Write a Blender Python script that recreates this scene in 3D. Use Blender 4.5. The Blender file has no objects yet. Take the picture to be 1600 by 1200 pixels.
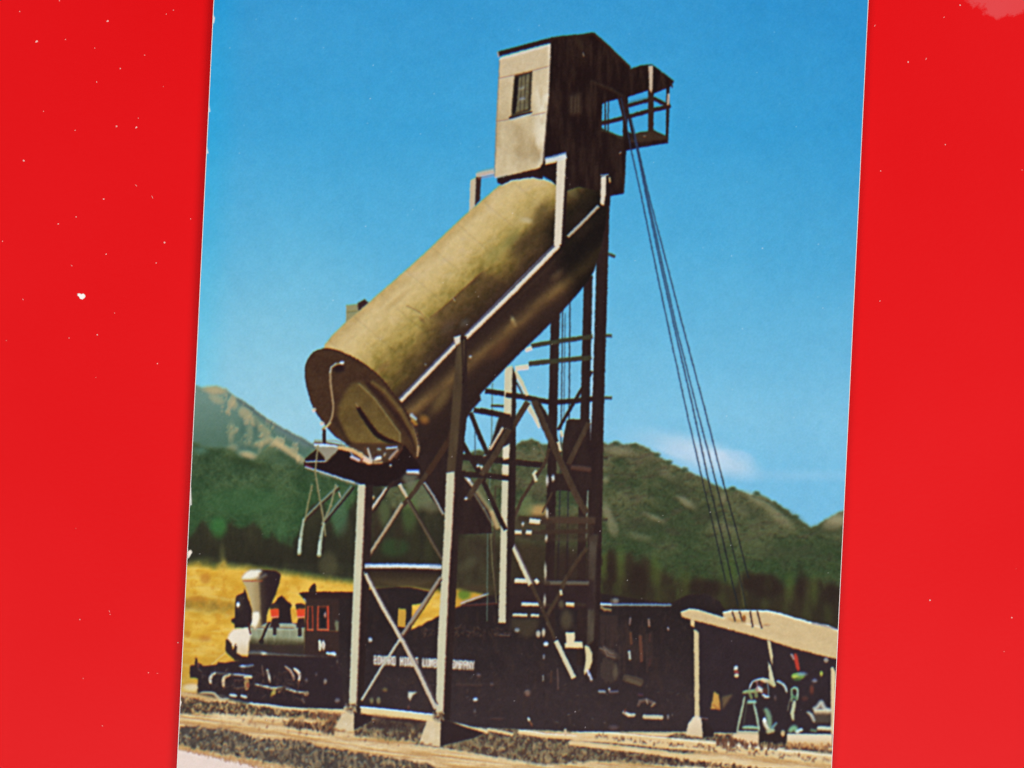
import bpy, math, random
import numpy as np

S = 8.7e-5                                         # metres per unit of the card's picture
sc = bpy.context.scene
C = sc.collection

# ---------------------------------------------------------------- camera
cam = bpy.data.cameras.new('camera'); co = bpy.data.objects.new('camera', cam); C.objects.link(co)
co.location = (0, 0, .45); co.rotation_euler = (0, 0, 0)
cam.sensor_width = 36; cam.lens = 36*.45/(1600*S); cam.clip_start = .01; cam.clip_end = 20
cam.dof.use_dof = True; cam.dof.focus_distance = .4495; cam.dof.aperture_fstop = 11
sc.camera = co

# ---------------------------------------------------------------- light
wd = bpy.data.worlds.new('World'); sc.world = wd; wd.use_nodes = True
wd.node_tree.nodes['Background'].inputs[0].default_value = (.92, .96, 1, 1)
wd.node_tree.nodes['Background'].inputs[1].default_value = .05
def area(name, loc, size, power, col=(1, 1, 1)):
    l = bpy.data.lights.new(name, 'AREA'); l.shape = 'RECTANGLE'; l.size, l.size_y = size; l.energy = power; l.color = col
    o = bpy.data.objects.new(name, l); C.objects.link(o); o.location = loc
    d = -np.array(loc); o.rotation_euler = (math.atan2(math.hypot(d[0], d[1]), -d[2]), 0, math.atan2(-d[0], d[1]))
    return o
area('window_light', (1.5, .30, 1.6), (1.0, 1.1), 33.5, (1, .99, .97))
area('fill_light', (-1.5, .10, 1.6), (.8, 1.1), 20.5, (.99, .99, 1))
area('room_light', (.02, -.52, 1.1), (.9, .26), 8.5, (.98, .99, 1))
sc.view_settings.view_transform = 'Standard'; sc.view_settings.look = 'None'
sc.view_settings.exposure = 0; sc.view_settings.gamma = 1; sc.view_settings.use_curve_mapping = False

# ---------------------------------------------------------------- materials
def mat(name):
    m = bpy.data.materials.new(name); m.use_nodes = True; nt = m.node_tree
    return m, nt, nt.nodes['Principled BSDF']
def N(nt, t, **k):
    n = nt.nodes.new(t)
    for a, b in k.items(): setattr(n, a, b)
    return n
def noise(nt, vec, scale, detail=2, rough=.5):
    n = N(nt, 'ShaderNodeTexNoise'); n.inputs['Scale'].default_value = scale; n.inputs['Detail'].default_value = detail
    n.inputs['Roughness'].default_value = rough; nt.links.new(vec, n.inputs['Vector']); return n.outputs['Fac']
def mth(nt, op, a, b=None, c=None, clamp=False):
    n = N(nt, 'ShaderNodeMath', operation=op, use_clamp=clamp)
    for i, v in enumerate((a, b, c)):
        if v is None: continue
        if isinstance(v, (int, float)): n.inputs[i].default_value = v
        else: nt.links.new(v, n.inputs[i])
    return n.outputs[0]
def mixrgb(nt, f, a, b):
    n = N(nt, 'ShaderNodeMix', data_type='RGBA'); 
    for s, v in ((n.inputs['Factor'], f), (n.inputs[6], a), (n.inputs[7], b)):
        if isinstance(v, (int, float, tuple)): s.default_value = v
        else: nt.links.new(v, s)
    return n.outputs[2]
def bump(nt, h, strength, dist, bs):
    b = N(nt, 'ShaderNodeBump'); b.inputs['Strength'].default_value = strength; b.inputs['Distance'].default_value = dist
    nt.links.new(h, b.inputs['Height']); nt.links.new(b.outputs[0], bs.inputs['Normal'])

# glossy red surface
red, nt, bs = mat('glossy red card')
tc = N(nt, 'ShaderNodeTexCoord').outputs['Object']
sep = N(nt, 'ShaderNodeSeparateXYZ'); nt.links.new(tc, sep.inputs[0])
n1 = noise(nt, tc, 26, 3); n2 = noise(nt, tc, 900, 2); n3 = noise(nt, tc, 330, 4, .6); n4 = noise(nt, tc, 60, 3, .6)
c = mixrgb(nt, n1, (.595, .0008, .0022, 1), (.64, .0012, .0036, 1))
c = mixrgb(nt, mth(nt, 'MULTIPLY', n2, .025), c, (.70, .03, .04, 1))
# a pale, ragged-edged light reflection painted into the red beside the far corner
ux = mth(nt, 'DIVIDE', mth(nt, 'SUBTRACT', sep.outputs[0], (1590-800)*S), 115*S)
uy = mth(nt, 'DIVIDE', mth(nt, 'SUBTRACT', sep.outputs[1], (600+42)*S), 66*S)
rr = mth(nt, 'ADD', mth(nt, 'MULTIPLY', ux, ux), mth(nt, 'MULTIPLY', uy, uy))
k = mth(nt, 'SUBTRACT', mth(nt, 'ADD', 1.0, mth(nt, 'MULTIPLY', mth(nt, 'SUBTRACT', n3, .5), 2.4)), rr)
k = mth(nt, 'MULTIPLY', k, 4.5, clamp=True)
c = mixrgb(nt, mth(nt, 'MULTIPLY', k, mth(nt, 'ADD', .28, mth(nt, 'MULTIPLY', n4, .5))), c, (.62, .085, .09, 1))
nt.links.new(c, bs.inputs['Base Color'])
bs.inputs['Specular IOR Level'].default_value = .17
nt.links.new(mth(nt, 'ADD', .30, mth(nt, 'MULTIPLY', n1, .08)), bs.inputs['Roughness'])
bump(nt, noise(nt, tc, 1500, 2), .04, .0002, bs)

# printed ink under a gloss varnish: the picture's colours are carried by the sheet
ink, nt, bs = mat('gloss printed ink')
at = N(nt, 'ShaderNodeAttribute', attribute_name='print_colour')
tc = N(nt, 'ShaderNodeTexCoord').outputs['Object']
nt.links.new(at.outputs['Color'], bs.inputs['Base Color'])
bs.inputs['Specular IOR Level'].default_value = .09
nt.links.new(mth(nt, 'ADD', .38, mth(nt, 'MULTIPLY', noise(nt, tc, 40, 2), .08)), bs.inputs['Roughness'])
bump(nt, noise(nt, tc, 1100, 2), .05, .0002, bs)

paper, nt, bs = mat('white card stock')
tc = N(nt, 'ShaderNodeTexCoord').outputs['Object']
nt.links.new(mixrgb(nt, noise(nt, tc, 700, 3), (.66, .64, .60, 1), (.78, .76, .72, 1)), bs.inputs['Base Color']); bs.inputs['Roughness'].default_value = .8
fleck, nt, bs = mat('white paper fluff')
bs.inputs['Base Color'].default_value = (.80, .74, .70, 1); bs.inputs['Roughness'].default_value = .9
lint, nt, bs = mat('pale dust')
tc = N(nt, 'ShaderNodeTexCoord').outputs['Object']
nt.links.new(mixrgb(nt, noise(nt, tc, 1500, 2), (.68, .22, .20, 1), (.80, .56, .52, 1)), bs.inputs['Base Color']); bs.inputs['Roughness'].default_value = .9

def mesh_obj(name, v, f, m, parent=None):
    me = bpy.data.meshes.new(name); me.from_pydata([tuple(p) for p in v], [], f); me.update(); me.materials.append(m)
    o = bpy.data.objects.new(name, me); C.objects.link(o); o.parent = parent; return o

# ---------------------------------------------------------------- the red surface
n = 24; hw, hh = .42, .36
v = [(-hw+2*hw*i/n, -hh+2*hh*j/n, 0) for j in range(n+1) for i in range(n+1)]
f = [(j*(n+1)+i, j*(n+1)+i+1, (j+1)*(n+1)+i+1, (j+1)*(n+1)+i) for j in range(n) for i in range(n)]
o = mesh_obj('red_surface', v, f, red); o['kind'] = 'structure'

# ---------------------------------------------------------------- the printed picture
# The card's picture is laid down in the card's own units (1 unit = 0.087 mm).
PX0, PY0, PW, PH = 190, -230, 1230, 1680          # extent of the picture sheet
CAN = np.zeros((PH, PW, 3), np.float32)
IDM = np.zeros((PH, PW), np.int32)
YY, XX = np.mgrid[0:PH, 0:PW].astype(np.float32)
XX += PX0 + .5; YY += PY0 + .5
REG = []                                           # (name, parent index or None, label)
def ident(name, parent=None, label=None):
    REG.append((name, parent, label)); return len(REG) - 1

def vnoise(x, y, seed=0):
    xi = np.floor(x).astype(np.int64); yi = np.floor(y).astype(np.int64)
    fx = x - xi; fy = y - yi
    fx = fx*fx*(3-2*fx); fy = fy*fy*(3-2*fy)
    def h(a, b):
        n = (a*374761393 + b*668265263 + seed*1442695041) & 0xffffffff
        n = ((n ^ (n >> 13))*1274126177) & 0xffffffff
        return ((n ^ (n >> 16)) & 0xffff) / 65535.0
    return ((h(xi, yi)*(1-fx)+h(xi+1, yi)*fx)*(1-fy) + (h(xi, yi+1)*(1-fx)+h(xi+1, yi+1)*fx)*fy)
def fbm(x, y, sx, sy=None, seed=0, oct=3):
    sy = sy or sx; t = 0; a = 1; n = 0
    for o in range(oct):
        t = t + a*vnoise(x/sx, y/sy, seed+o*17); n += a; a *= .55; sx /= 2.1; sy /= 2.1
    return t/n
def sm(a, b, x): 
    t = np.clip((x-a)/(b-a), 0, 1); return t*t*(3-2*t)
def mixc(a, b, t):
    return np.asarray(a, np.float32) + (np.asarray(b, np.float32)-np.asarray(a, np.float32))*t[..., None]
def gblur(img, s):
    if s <= 0: return img
    r = int(3*s+1); k = np.exp(-np.arange(-r, r+1)**2/(2*s*s)); k /= k.sum()
    for ax in (0, 1):
        p = np.pad(img, [(r, r) if i == ax else (0, 0) for i in range(img.ndim)], mode='edge')
        out = 0
        for i, w in enumerate(k):
            sl = [slice(None)]*img.ndim; sl[ax] = slice(i, i+img.shape[ax]); out = out + w*p[tuple(sl)]
        img = out
    return img.astype(np.float32)
def F(x0, y0, s):
    return lambda pts: [(x0+x/s, y0+y/s) for x, y in pts]
def win(x0, y0, x1, y1, pad):
    a = max(0, int(math.floor(x0-pad-PX0))); b = min(PW, int(math.ceil(x1+pad-PX0)))
    c = max(0, int(math.floor(y0-pad-PY0))); d = min(PH, int(math.ceil(y1+pad-PY0)))
    return (slice(c, d), slice(a, b)) if b > a and d > c else None
def lay(w, m, col, id=None, idth=.5):
    c = col(XX[w], YY[w]) if callable(col) else np.asarray(col, np.float32)
    CAN[w] = CAN[w]*(1-m[..., None]) + c*m[..., None]
    if id is not None:
        s = IDM[w]; s[m > idth] = id
def poly(pts, col, id=None, soft=0, a=1.0, jit=0, js=6, seed=0):
    xs = [p[0] for p in pts]; ys = [p[1] for p in pts]
    w = win(min(xs), min(ys), max(xs), max(ys), 3+3*soft+jit)
    if w is None: return
    X = XX[w]; Y = YY[w]
    if jit:
        X2 = X + (vnoise(X/js, Y/js, seed+5)-.5)*2*jit; Y2 = Y + (vnoise(X/js, Y/js, seed+9)-.5)*2*jit
    else: X2, Y2 = X, Y
    m = np.zeros(X.shape, np.float32); O = (-.33, 0, .33) if X.size < 250000 else (-.25, .25)
    n = len(pts)
    for ox in O:
        for oy in O:
            ins = np.zeros(X.shape, bool); px = X2+ox; py = Y2+oy
            for i in range(n):
                x1, y1 = pts[i]; x2, y2 = pts[(i+1) % n]
                if y1 == y2: continue
                ins ^= ((y1 > py) != (y2 > py)) & (px < (x2-x1)*(py-y1)/(y2-y1)+x1)
            m += ins
    m /= len(O)**2
    if soft: m = gblur(m, soft)
    lay(w, m*a, col, id, .5*a)
def curve(pts, wd, col, id=None, a=1.0, soft=.6, taper=.3):
    for _ in range(3):
        q = [pts[0]]
        for (x, y), (u, v) in zip(pts, pts[1:]): q += [(x*.75+u*.25, y*.75+v*.25), (x*.25+u*.75, y*.25+v*.75)]
        pts = q+[pts[-1]]
    n = len(pts)-1; x0 = min(p[0] for p in pts); x1 = max(p[0] for p in pts); y0 = min(p[1] for p in pts); y1 = max(p[1] for p in pts)
    w = win(x0, y0, x1, y1, wd+3)
    if w is None: return
    M = np.zeros(XX[w].shape, np.float32)
    for i in range(n):
        (ax, ay), (bx, by) = pts[i], pts[i+1]; dx, dy = bx-ax, by-ay; L = dx*dx+dy*dy or 1e-6
        t = np.clip(((XX[w]-ax)*dx+(YY[w]-ay)*dy)/L, 0, 1); g = (i+.5)/n; r = wd/2*(taper+(1-taper)*math.sin(math.pi*g)**.6)
        M = np.maximum(M, np.clip(.5-(np.hypot(XX[w]-ax-t*dx, YY[w]-ay-t*dy)-r)/(2*soft), 0, 1))
    lay(w, M*a, col, id, min(.5*a, .45))
def line(pts, wd, col, id=None, a=1.0, w2=None, soft=.5, cap=False):
    w2 = wd if w2 is None else w2; n = len(pts)-1
    for i in range(n):
        (x1, y1), (x2, y2) = pts[i], pts[i+1]
        wa = wd+(w2-wd)*i/n; wb = wd+(w2-wd)*(i+1)/n
        w = win(min(x1, x2), min(y1, y2), max(x1, x2), max(y1, y2), max(wa, wb)/2+2+soft)
        if w is None: continue
        X = XX[w]; Y = YY[w]; dx, dy = x2-x1, y2-y1; L = dx*dx+dy*dy or 1e-6
        t = np.clip(((X-x1)*dx+(Y-y1)*dy)/L, 0, 1)
        d = np.hypot(X-x1-t*dx, Y-y1-t*dy) - (wa+(wb-wa)*t)/2
        m = np.clip(.5-d/(2*soft), 0, 1)*a
        if cap:                                     # square-cut ends
            q = ((X-x1)*dx+(Y-y1)*dy)/math.sqrt(L); M = math.sqrt(L)
            if i == 0: m = m*np.clip(.5+q/(2*soft), 0, 1)
            if i == n-1: m = m*np.clip(.5+(M-q)/(2*soft), 0, 1)
        lay(w, m, col, id, min(.5*a, .45))
def ell(c, rx, ry, col, id=None, a=1.0, soft=.5, rot=0):
    R = max(rx, ry)+3*soft*2
    w = win(c[0]-R, c[1]-R, c[0]+R, c[1]+R, 2)
    if w is None: return
    X = XX[w]-c[0]; Y = YY[w]-c[1]; cs, sn = math.cos(rot), math.sin(rot)
    q = np.hypot((X*cs+Y*sn)/rx, (-X*sn+Y*cs)/ry); d = (q-1)*min(rx, ry)
    m = np.clip(.5-d/(2*soft), 0, 1); m = m*m*(3-2*m)*a
    lay(w, m, col, id, .5*a)
def smooth(pts, k=2):
    for _ in range(k):
        q = []
        for i in range(len(pts)):
            (a, b), (c, d) = pts[i], pts[(i+1) % len(pts)]
            q += [(a*.75+c*.25, b*.75+d*.25), (a*.25+c*.75, b*.25+d*.75)]
        pts = q
    return pts
def inside(pts, x, y):
    r = False; n = len(pts)
    for i in range(n):
        x1, y1 = pts[i]; x2, y2 = pts[(i+1) % n]
        if (y1 > y) != (y2 > y) and x < (x2-x1)*(y-y1)/(y2-y1)+x1: r = not r
    return r
def specks(pts, cols, n, wmin, wmax, lmin, lmax, seed=1, ang=1.5, spread=.5, a=.8):
    rnd = random.Random(seed); xs = [p[0] for p in pts]; ys = [p[1] for p in pts]
    k = 0
    for _ in range(n*6):
        if k >= n: break
        x = rnd.uniform(min(xs), max(xs)); y = rnd.uniform(min(ys), max(ys))
        if not inside(pts, x, y): continue
        k += 1; t = ang+rnd.uniform(-spread, spread); l = rnd.uniform(lmin, lmax)/2
        line([(x-math.cos(t)*l, y-math.sin(t)*l), (x+math.cos(t)*l, y+math.sin(t)*l)], rnd.uniform(wmin, wmax), rnd.choice(cols), a=a*rnd.uniform(.5, 1), soft=.8)

A = F(700, 20, 4); B = F(450, 220, 4); Cc = F(450, 480, 4); D = F(700, 220, 4); E = F(700, 480, 4)
G6 = F(440, 740, 4); G7 = F(700, 740, 4); H = F(260, 860, 16/3); I = F(520, 900, 16/3); J = F(780, 900, 16/3)
K = F(1030, 920, 16/3); L5 = F(260, 1000, 4); M6 = F(640, 1000, 4); N7 = F(960, 1000, 4); O1 = F(260, 560, 16/3)
P2 = F(260, 760, 16/3); Q3 = F(900, 640, 3.478); R8 = F(1120, 1020, 8); S8 = F(300, 880, 80/9); T8 = F(280, 1000, 8)
U7 = F(470, 640, 80/11)
DK = (40, 25, 27); BK = (30, 16, 18); BR = (66, 46, 36); CR = (226, 214, 184); CG = (208, 208, 182)

# --- sky
sky = ident('printed_sky')
def skyc(X, Y):
    ys = [-230, 0, 200, 400, 550, 650, 760, 900]
    c = np.stack([np.interp(Y, ys, v) for v in ([48, 54, 62, 84, 108, 124, 116, 116], [142, 150, 159, 171, 182, 189, 184, 184], [201, 205, 209, 213, 217, 220, 219, 219])], -1)
    l = np.exp(-((X-430)/190)**2)*sm(200, 620, Y); c[..., 0] += 26*l; c[..., 1] += 12*l
    r = sm(900, 1350, X)*sm(800, 300, Y); c[..., 0] -= 10*r; c[..., 1] -= 8*r; c[..., 2] -= 4*r
    e = sm(60, 0, X-(335-Y*.0483)); c[..., 0] -= 14*e; c[..., 1] += 2*e; c[..., 2] += 3*e
    n = (fbm(X, Y, 90, 70, 3)-.5)*7 + (vnoise(X/3.1, Y/3.1, 8)-.5)*3
    return c+n[..., None]*np.array([1.2, .8, .4])
CAN[:] = skyc(XX, YY); IDM[:] = sky
cloud = ident('printed_cloud', None, 'soft pale cloud above the hills')
for (c, rx, ry, a) in (((1062, 697), 60, 20, .5), ((1105, 710), 62, 25, .62), ((1150, 727), 32, 19, .6), ((1085, 720), 50, 26, .35), ((1000, 690), 40, 12, .2)):
    ell(c, rx*.95, ry*.8, (198, 212, 228), a=a*.8, soft=13, rot=.34)
for k in range(26):
    t = (k*.618) % 1; q = (k*.381) % 1
    ell((1040+t*130+q*8, 690+t*40+(q-.5)*34), 14+10*q, 4+4*t, (200, 214, 230) if k % 3 else (120, 184, 224), a=.28, soft=4, rot=.3)
ell((1250, 742), 90, 7, (150, 196, 226), a=.4, soft=8)
w = win(1020, 675, 1180, 750, 0); s = IDM[w]; s[((XX[w]-1108)*.95+(YY[w]-712)*.31)**2/70**2+((YY[w]-712)*.95-(XX[w]-1108)*.31)**2/24**2 < 1] = cloud

# --- left mountain
mtn = ident('printed_mountain', None, 'blue-green mountain with bare tan slopes')
mp = O1([(100, 190), (265, 228), (330, 246), (420, 232), (500, 258), (600, 328), (700, 395), (830, 490), (980, 585), (1100, 648), (1240, 722), (1400, 800), (1900, 950), (1900, 1100), (100, 1100)])
def mtc(X, Y):
    n = fbm(X, Y, 26, 20, 21); base = mixc((108, 138, 128), (76, 106, 90), sm(620, 700, Y)*.8+n*.3)
    d = (Y-600) - np.clip(X-335, 0, 999)*.60                       # depth under the ridge
    r = sm(16, 4, d)*sm(345, 385, X); base = mixc(base, (92, 112, 108), r*.8)
    t = fbm(X+Y*.3, Y, 11, 16, 24)
    tan = sm(.52, .7, t)*sm(60, 10, np.abs(d-24))*sm(330, 360, X)
    return mixc(base, (186, 174, 136), tan*.75)
poly(mp, mtc, mtn, soft=1.2, jit=1)
for p, r1, r2, al, ro in (((410, 262), 17, 6, .85, .1), ((420, 335), 12, 6, .5, .5), ((570, 380), 5, 7, .6, 0), ((660, 455), 11, 8, .7, .7), ((740, 520), 9, 6, .5, .9), ((820, 600), 14, 6, .5, .9), ((545, 620), 5, 16, .35, 0), ((700, 620), 5, 14, .3, 0), ((880, 690), 18, 5, .45, .5), ((1010, 760), 22, 5, .8, .6), ((1110, 830), 16, 5, .7, .6), ((690, 800), 13, 5, .9, .25), ((800, 700), 12, 5, .7, -.3), ((560, 740), 9, 5, .4, 0), ((960, 720), 16, 4, .6, .6)):
    ell(O1([p])[0], r1, r2, (208, 186, 138), a=al*.85, soft=3.5, rot=ro)
for p, r1, r2 in (((640, 600), 4, 15), ((755, 570), 4, 14), ((640, 740), 8, 4)):
    ell(O1([p])[0], r1, r2, (62, 92, 84), a=.5, soft=4)
line(O1([(600, 345), (720, 425), (850, 525), (1000, 610), (1230, 740)]), 3.2, (78, 98, 96), a=.6, soft=2)
line(O1([(940, 600), (1150, 720)]), 8, (104, 124, 128), a=.6, soft=5)

# --- green hillsides
hill = ident('printed_hillside', None, 'green wooded hillside at left')
def hlc(X, Y):
    n = fbm(X, Y, 34, 26, 31, 4); m = fbm(X, Y, 9, 9, 33)
    c = mixc((50, 72, 46), (74, 94, 62), sm(.3, .7, n)); c = mixc(c, (40, 60, 38), sm(.45, .75, m)*.55)
    c = mixc(c, (44, 78, 42), sm(720, 800, Y)*.5)
    return c + (vnoise(X/2.6, Y/2.6, 41)-.5)[..., None]*15
hp = O1([(0, 690), (240, 700), (330, 745), (450, 755), (560, 770), (620, 835), (720, 855), (780, 800), (860, 745), (960, 775), (1040, 830), (1160, 900), (1300, 960), (1500, 1040), (1800, 1060), (2000, 960), (2200, 900), (2500, 880), (2500, 2000), (0, 2000)])
poly(hp, hlc, hill, soft=2.2, jit=2.5, js=9)
ell(O1([(860, 760)])[0], 12, 7, (104, 122, 88), a=.5, soft=6); ell(O1([(900, 830)])[0], 25, 9, (88, 112, 84), a=.5, soft=8, rot=.4)
ell(O1([(290, 770)])[0], 10, 6, (84, 124, 108), a=.6, soft=5)
ell(O1([(700, 880)])[0], 30, 5, (46, 62, 36), a=.6, soft=5, rot=.3)
rh = ident('printed_hillside', None, 'green hill with tan patches at right')
def rhc(X, Y):
    n = fbm(X, Y, 40, 26, 51, 4); m = fbm(X-Y*.8, Y+X*.25, 26, 9, 53)
    top = sm(760, 700, Y-(np.clip(X-1000, 0, 400)*.22))
    c = mixc((56, 68, 42), (90, 94, 62), sm(.3, .7, n)); c = mixc(c, (112, 104, 78), top*.55*sm(.3, .6, m)+.12*n)
    c = mixc(c, (78, 70, 54), sm(.56, .75, m)*.5)
    c = mixc(c, (42, 64, 34), sm(800, 900, Y)*.55)
    c = mixc(c, (44, 50, 34), sm(.55, .75, fbm(X, Y, 7, 5, 57))*.45)
    return c + (vnoise(X/2.6, Y/2.6, 42)-.5)[..., None]*16
rp = [(560, 800), (600, 748), (640, 738), (690, 725), (722, 712), (745, 704), (775, 704), (800, 697), (807, 695), (818, 689), (830, 686), (850, 694), (880, 692), (930, 690)] + Q3([(150, 178), (180, 186), (220, 176), (260, 190), (330, 188), (400, 215), (450, 250), (500, 285), (600, 335), (680, 368), (740, 402), (800, 428), (850, 425), (900, 445), (940, 462), (1000, 460), (1080, 500), (1150, 550), (1200, 590), (1280, 640), (1350, 600), (1440, 550), (1600, 480)]) + [(1400, 1000), (560, 1000)]
poly(rp, rhc, rh, soft=1.3, jit=1.6, js=5)
for p, r1, r2, al, ro in (((600, 505), 16, 5, .8, .6), ((430, 590), 14, 4, .65, .4), ((1010, 505), 26, 6, .55, .5), ((1000, 480), 20, 4, .5, .4), ((1110, 590), 22, 7, .5, .6), ((500, 360), 14, 6, .4, .5), ((1400, 615), 18, 10, .9, -.3), ((1420, 590), 12, 8, .7, -.4), ((230, 225), 20, 7, .55, .1), ((170, 560), 6, 16, .6, -.3), ((200, 640), 8, 14, .5, -.3), ((160, 380), 6, 5, .6, 0), ((900, 540), 14, 7, .35, .5), ((800, 480), 4, 8, .5, .2), ((800, 640), 20, 7, .3, .3), ((340, 690), 18, 5, .35, .2)):
    ell(Q3([p])[0], r1, r2, (166, 158, 122), a=al*.8, soft=4, rot=ro)
for p, r1, r2, ro in (((420, 300), 14, 6, .6), ((330, 620), 22, 9, .3), ((560, 420), 22, 9, .6), ((960, 560), 30, 8, .5), ((1200, 600), 16, 5, .7), ((1360, 650), 22, 8, 0), ((1150, 770), 40, 8, 0), ((480, 640), 25, 6, .3), ((700, 560), 24, 10, .5)):
    ell(Q3([p])[0], r1, r2, (56, 60, 42), a=.45, soft=7, rot=ro)
for p in ((220, 182), (320, 194), (505, 285), (590, 325), (850, 430), (980, 455), (1190, 582), (440, 245)):
    ell(Q3([p])[0], 5, 3.2, (52, 68, 44), a=.8, soft=2)
line(Q3([(960, 470), (1040, 500), (1130, 560)]), 3, (52, 64, 44), a=.6, soft=2)
# patches glimpsed through the frame
for p, r1, r2, c, al in (((842, 797), 18, 9, (196, 156, 96), .9), ((822, 790), 12, 16, (120, 132, 84), .6), ((740, 770), 16, 18, (120, 118, 80), .5), ((752, 870), 12, 16, (70, 68, 44), .7), ((745, 860), 9, 5, (150, 150, 120), .5)):
    ell(p, r1, r2, c, a=al, soft=6)

# --- dark forest rows
fo = ident('printed_forest', None, 'row of dark conifers at the foot of the left hillside')
def foc(X, Y):
    n = fbm(X, Y, 14, 40, 61); return mixc((34, 30, 24), (62, 58, 38), n*.9)
fp = P2([(100, 420), (190, 420), (250, 360), (310, 265), (370, 350), (440, 400), (500, 350), (550, 285), (600, 360), (650, 350), (735, 290), (790, 400), (850, 440), (890, 380), (960, 470), (1050, 500), (1150, 270), (1200, 160), (1290, 120), (1350, 230), (1420, 420), (1500, 260), (1600, 60), (1750, -40), (1900, 200), (2300, 100), (2500, 250), (2500, 900), (1900, 840), (1560, 790), (1240, 745), (1000, 705), (700, 672), (560, 660), (480, 640), (400, 640), (190, 645), (100, 640)])
poly(fp, foc, fo, soft=2.6, jit=4.5, js=5, a=.93)
for x in range(298, 730, 9):
    h = float(26+34*vnoise(np.array(x/13.), np.array(3.), 5))
    poly([(x, 862-h), (x+2.5, 862-h*.5), (x+7, 880), (x-7, 880), (x-2.5, 862-h*.5)], (38, 34, 24), soft=2, a=.5, jit=2, js=3)
for p, r1, r2, c, al in (((440, 340), 12, 16, (52, 110, 52), .6), ((960, 370), 8, 12, (66, 104, 66), .5), ((1450, 260), 12, 26, (76, 104, 78), .55), ((640, 120), 60, 20, (58, 96, 58), .4), ((470, 590), 3, 12, (120, 120, 70), .6), ((320, 615), 16, 5, (92, 92, 50), .6), ((1350, 650), 14, 20, (84, 80, 54), .6)):
    ell(P2([p])[0], r1, r2, c, a=al, soft=6)
for p, r1, r2, c, al in (((600, 800), 10, 22, (96, 112, 70), .6), ((655, 775), 20, 22, (110, 118, 86), .6), ((640, 800), 12, 30, (74, 100, 52), .55), ((616, 855), 22, 14, (48, 74, 40), .6), ((676, 790), 12, 10, (128, 128, 98), .5), ((590, 830), 6, 30, (56, 40, 30), .6), ((622, 830), 5, 26, (52, 40, 28), .5), ((650, 845), 6, 22, (50, 48, 28), .6), ((670, 860), 6, 22, (60, 62, 36), .5)):
    ell(p, r1, r2, c, a=al, soft=6)
fr = ident('printed_forest', None, 'dark conifers below the right hill')
def frc(X, Y):
    n = fbm(X, Y, 12, 60, 64); g = fbm(X, Y, 16, 40, 69)
    c = mixc((40, 30, 24), (60, 50, 32), n); return mixc(c, (82, 94, 42), sm(.52, .75, g)*sm(965, 880, Y)*.85)
frp = [(920, 1000)]+Q3([(60, 800), (150, 790), (190, 760), (240, 840), (290, 780), (340, 850), (380, 800), (430, 850), (500, 900), (560, 930), (640, 910), (740, 920), (860, 960), (950, 890), (1050, 900), (1150, 970), (1240, 910), (1330, 940), (1440, 960), (1600, 960)])+[(1400, 1010)]
poly(frp, frc, fr, soft=3.6, jit=5, js=6, a=.92)
for k, x in enumerate(range(930, 1320, 11)):
    h = float(24+46*vnoise(np.array(x/17.), np.array(9.), 6)); yb = 950 if x < 1150 else 972
    poly([(x, yb-20-h), (x+3, yb-20-h*.5), (x+8, yb), (x-8, yb), (x-3, yb-20-h*.5)], (46, 38, 26) if k % 3 else (66, 72, 36), soft=2.6, a=.38, jit=2, js=3)
for p, r1, r2 in (((240, 840), 7, 26), ((430, 880), 8, 22), ((1160, 960), 7, 20), ((1290, 980), 6, 22), ((840, 880), 7, 18), ((600, 950), 6, 18)):
    ell(Q3([p])[0], r1, r2, (84, 100, 42), a=.5, soft=6)
for p, r1, r2 in (((340, 930), 14, 30), ((190, 900), 8, 30), ((1030, 960), 26, 18), ((700, 970), 26, 12), ((930, 930), 12, 14), ((1220, 960), 6, 22), ((1380, 1000), 12, 18)):
    ell(Q3([p])[0], r1, r2, (40, 26, 22), a=.75, soft=7)
line(Q3([(890, 900), (912, 1060)]), 4, (92, 86, 50), a=.7, soft=2)
# mid-tower gloom
poly([(712, 835), (770, 835), (800, 845), (925, 850), (925, 950), (712, 950)], lambda X, Y: mixc((44, 30, 24), (70, 62, 42), fbm(X, Y, 14, 30, 77)), soft=7, a=.85)
ell((733, 880), 16, 8, (84, 82, 58), a=.5, soft=6, rot=-.6); ell((820, 860), 16, 14, (78, 66, 46), a=.5, soft=5)

# --- meadow
me = ident('printed_meadow', None, 'golden yellow meadow behind the engine')
def mec(X, Y):
    n = fbm(X, Y, 22, 12, 81); c = mixc((222, 168, 50), (244, 198, 80), sm(.2, .8, n)); c = mixc(c, (246, 212, 112), sm(.55, .8, fbm(X, Y, 40, 8, 83))*.6)
    b = np.exp(-((Y-(942+(X-290)*.1))/11)**2)*sm(385, 355, X); c = mixc(c, (150, 118, 44), b*.75*(.5+fbm(X, Y, 8, 6, 82)))
    c = mixc(c, (196, 152, 62), sm(980, 1070, Y)*.5); return mixc(c, (214, 150, 40), sm(.6, .75, fbm(X, Y, 9, 9, 85))*.5)
mpp = P2([(100, 620), (190, 640), (250, 625), (330, 640), (400, 665), (455, 640), (480, 590), (500, 640), (560, 652), (700, 668), (840, 690), (1000, 712), (1240, 748), (1560, 792)])+[(600, 921), (640, 914), (700, 925), (711, 914), (711, 1000), (700, 1000), (700, 1080), (480, 1085), (280, 1085)]
poly(mpp, mec, me, soft=3, jit=3, js=4)
line(P2([(190, 640), (330, 640), (400, 660), (560, 655), (700, 672), (1000, 712), (1240, 748), (1560, 792)]), 7, (104, 104, 54), a=.4, soft=4)
poly(I([(240, -60), (900, -60), (900, 20), (820, 120), (640, 85), (500, 85), (400, 105), (300, 90)]), (66, 52, 34), soft=2, a=.9)
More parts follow.
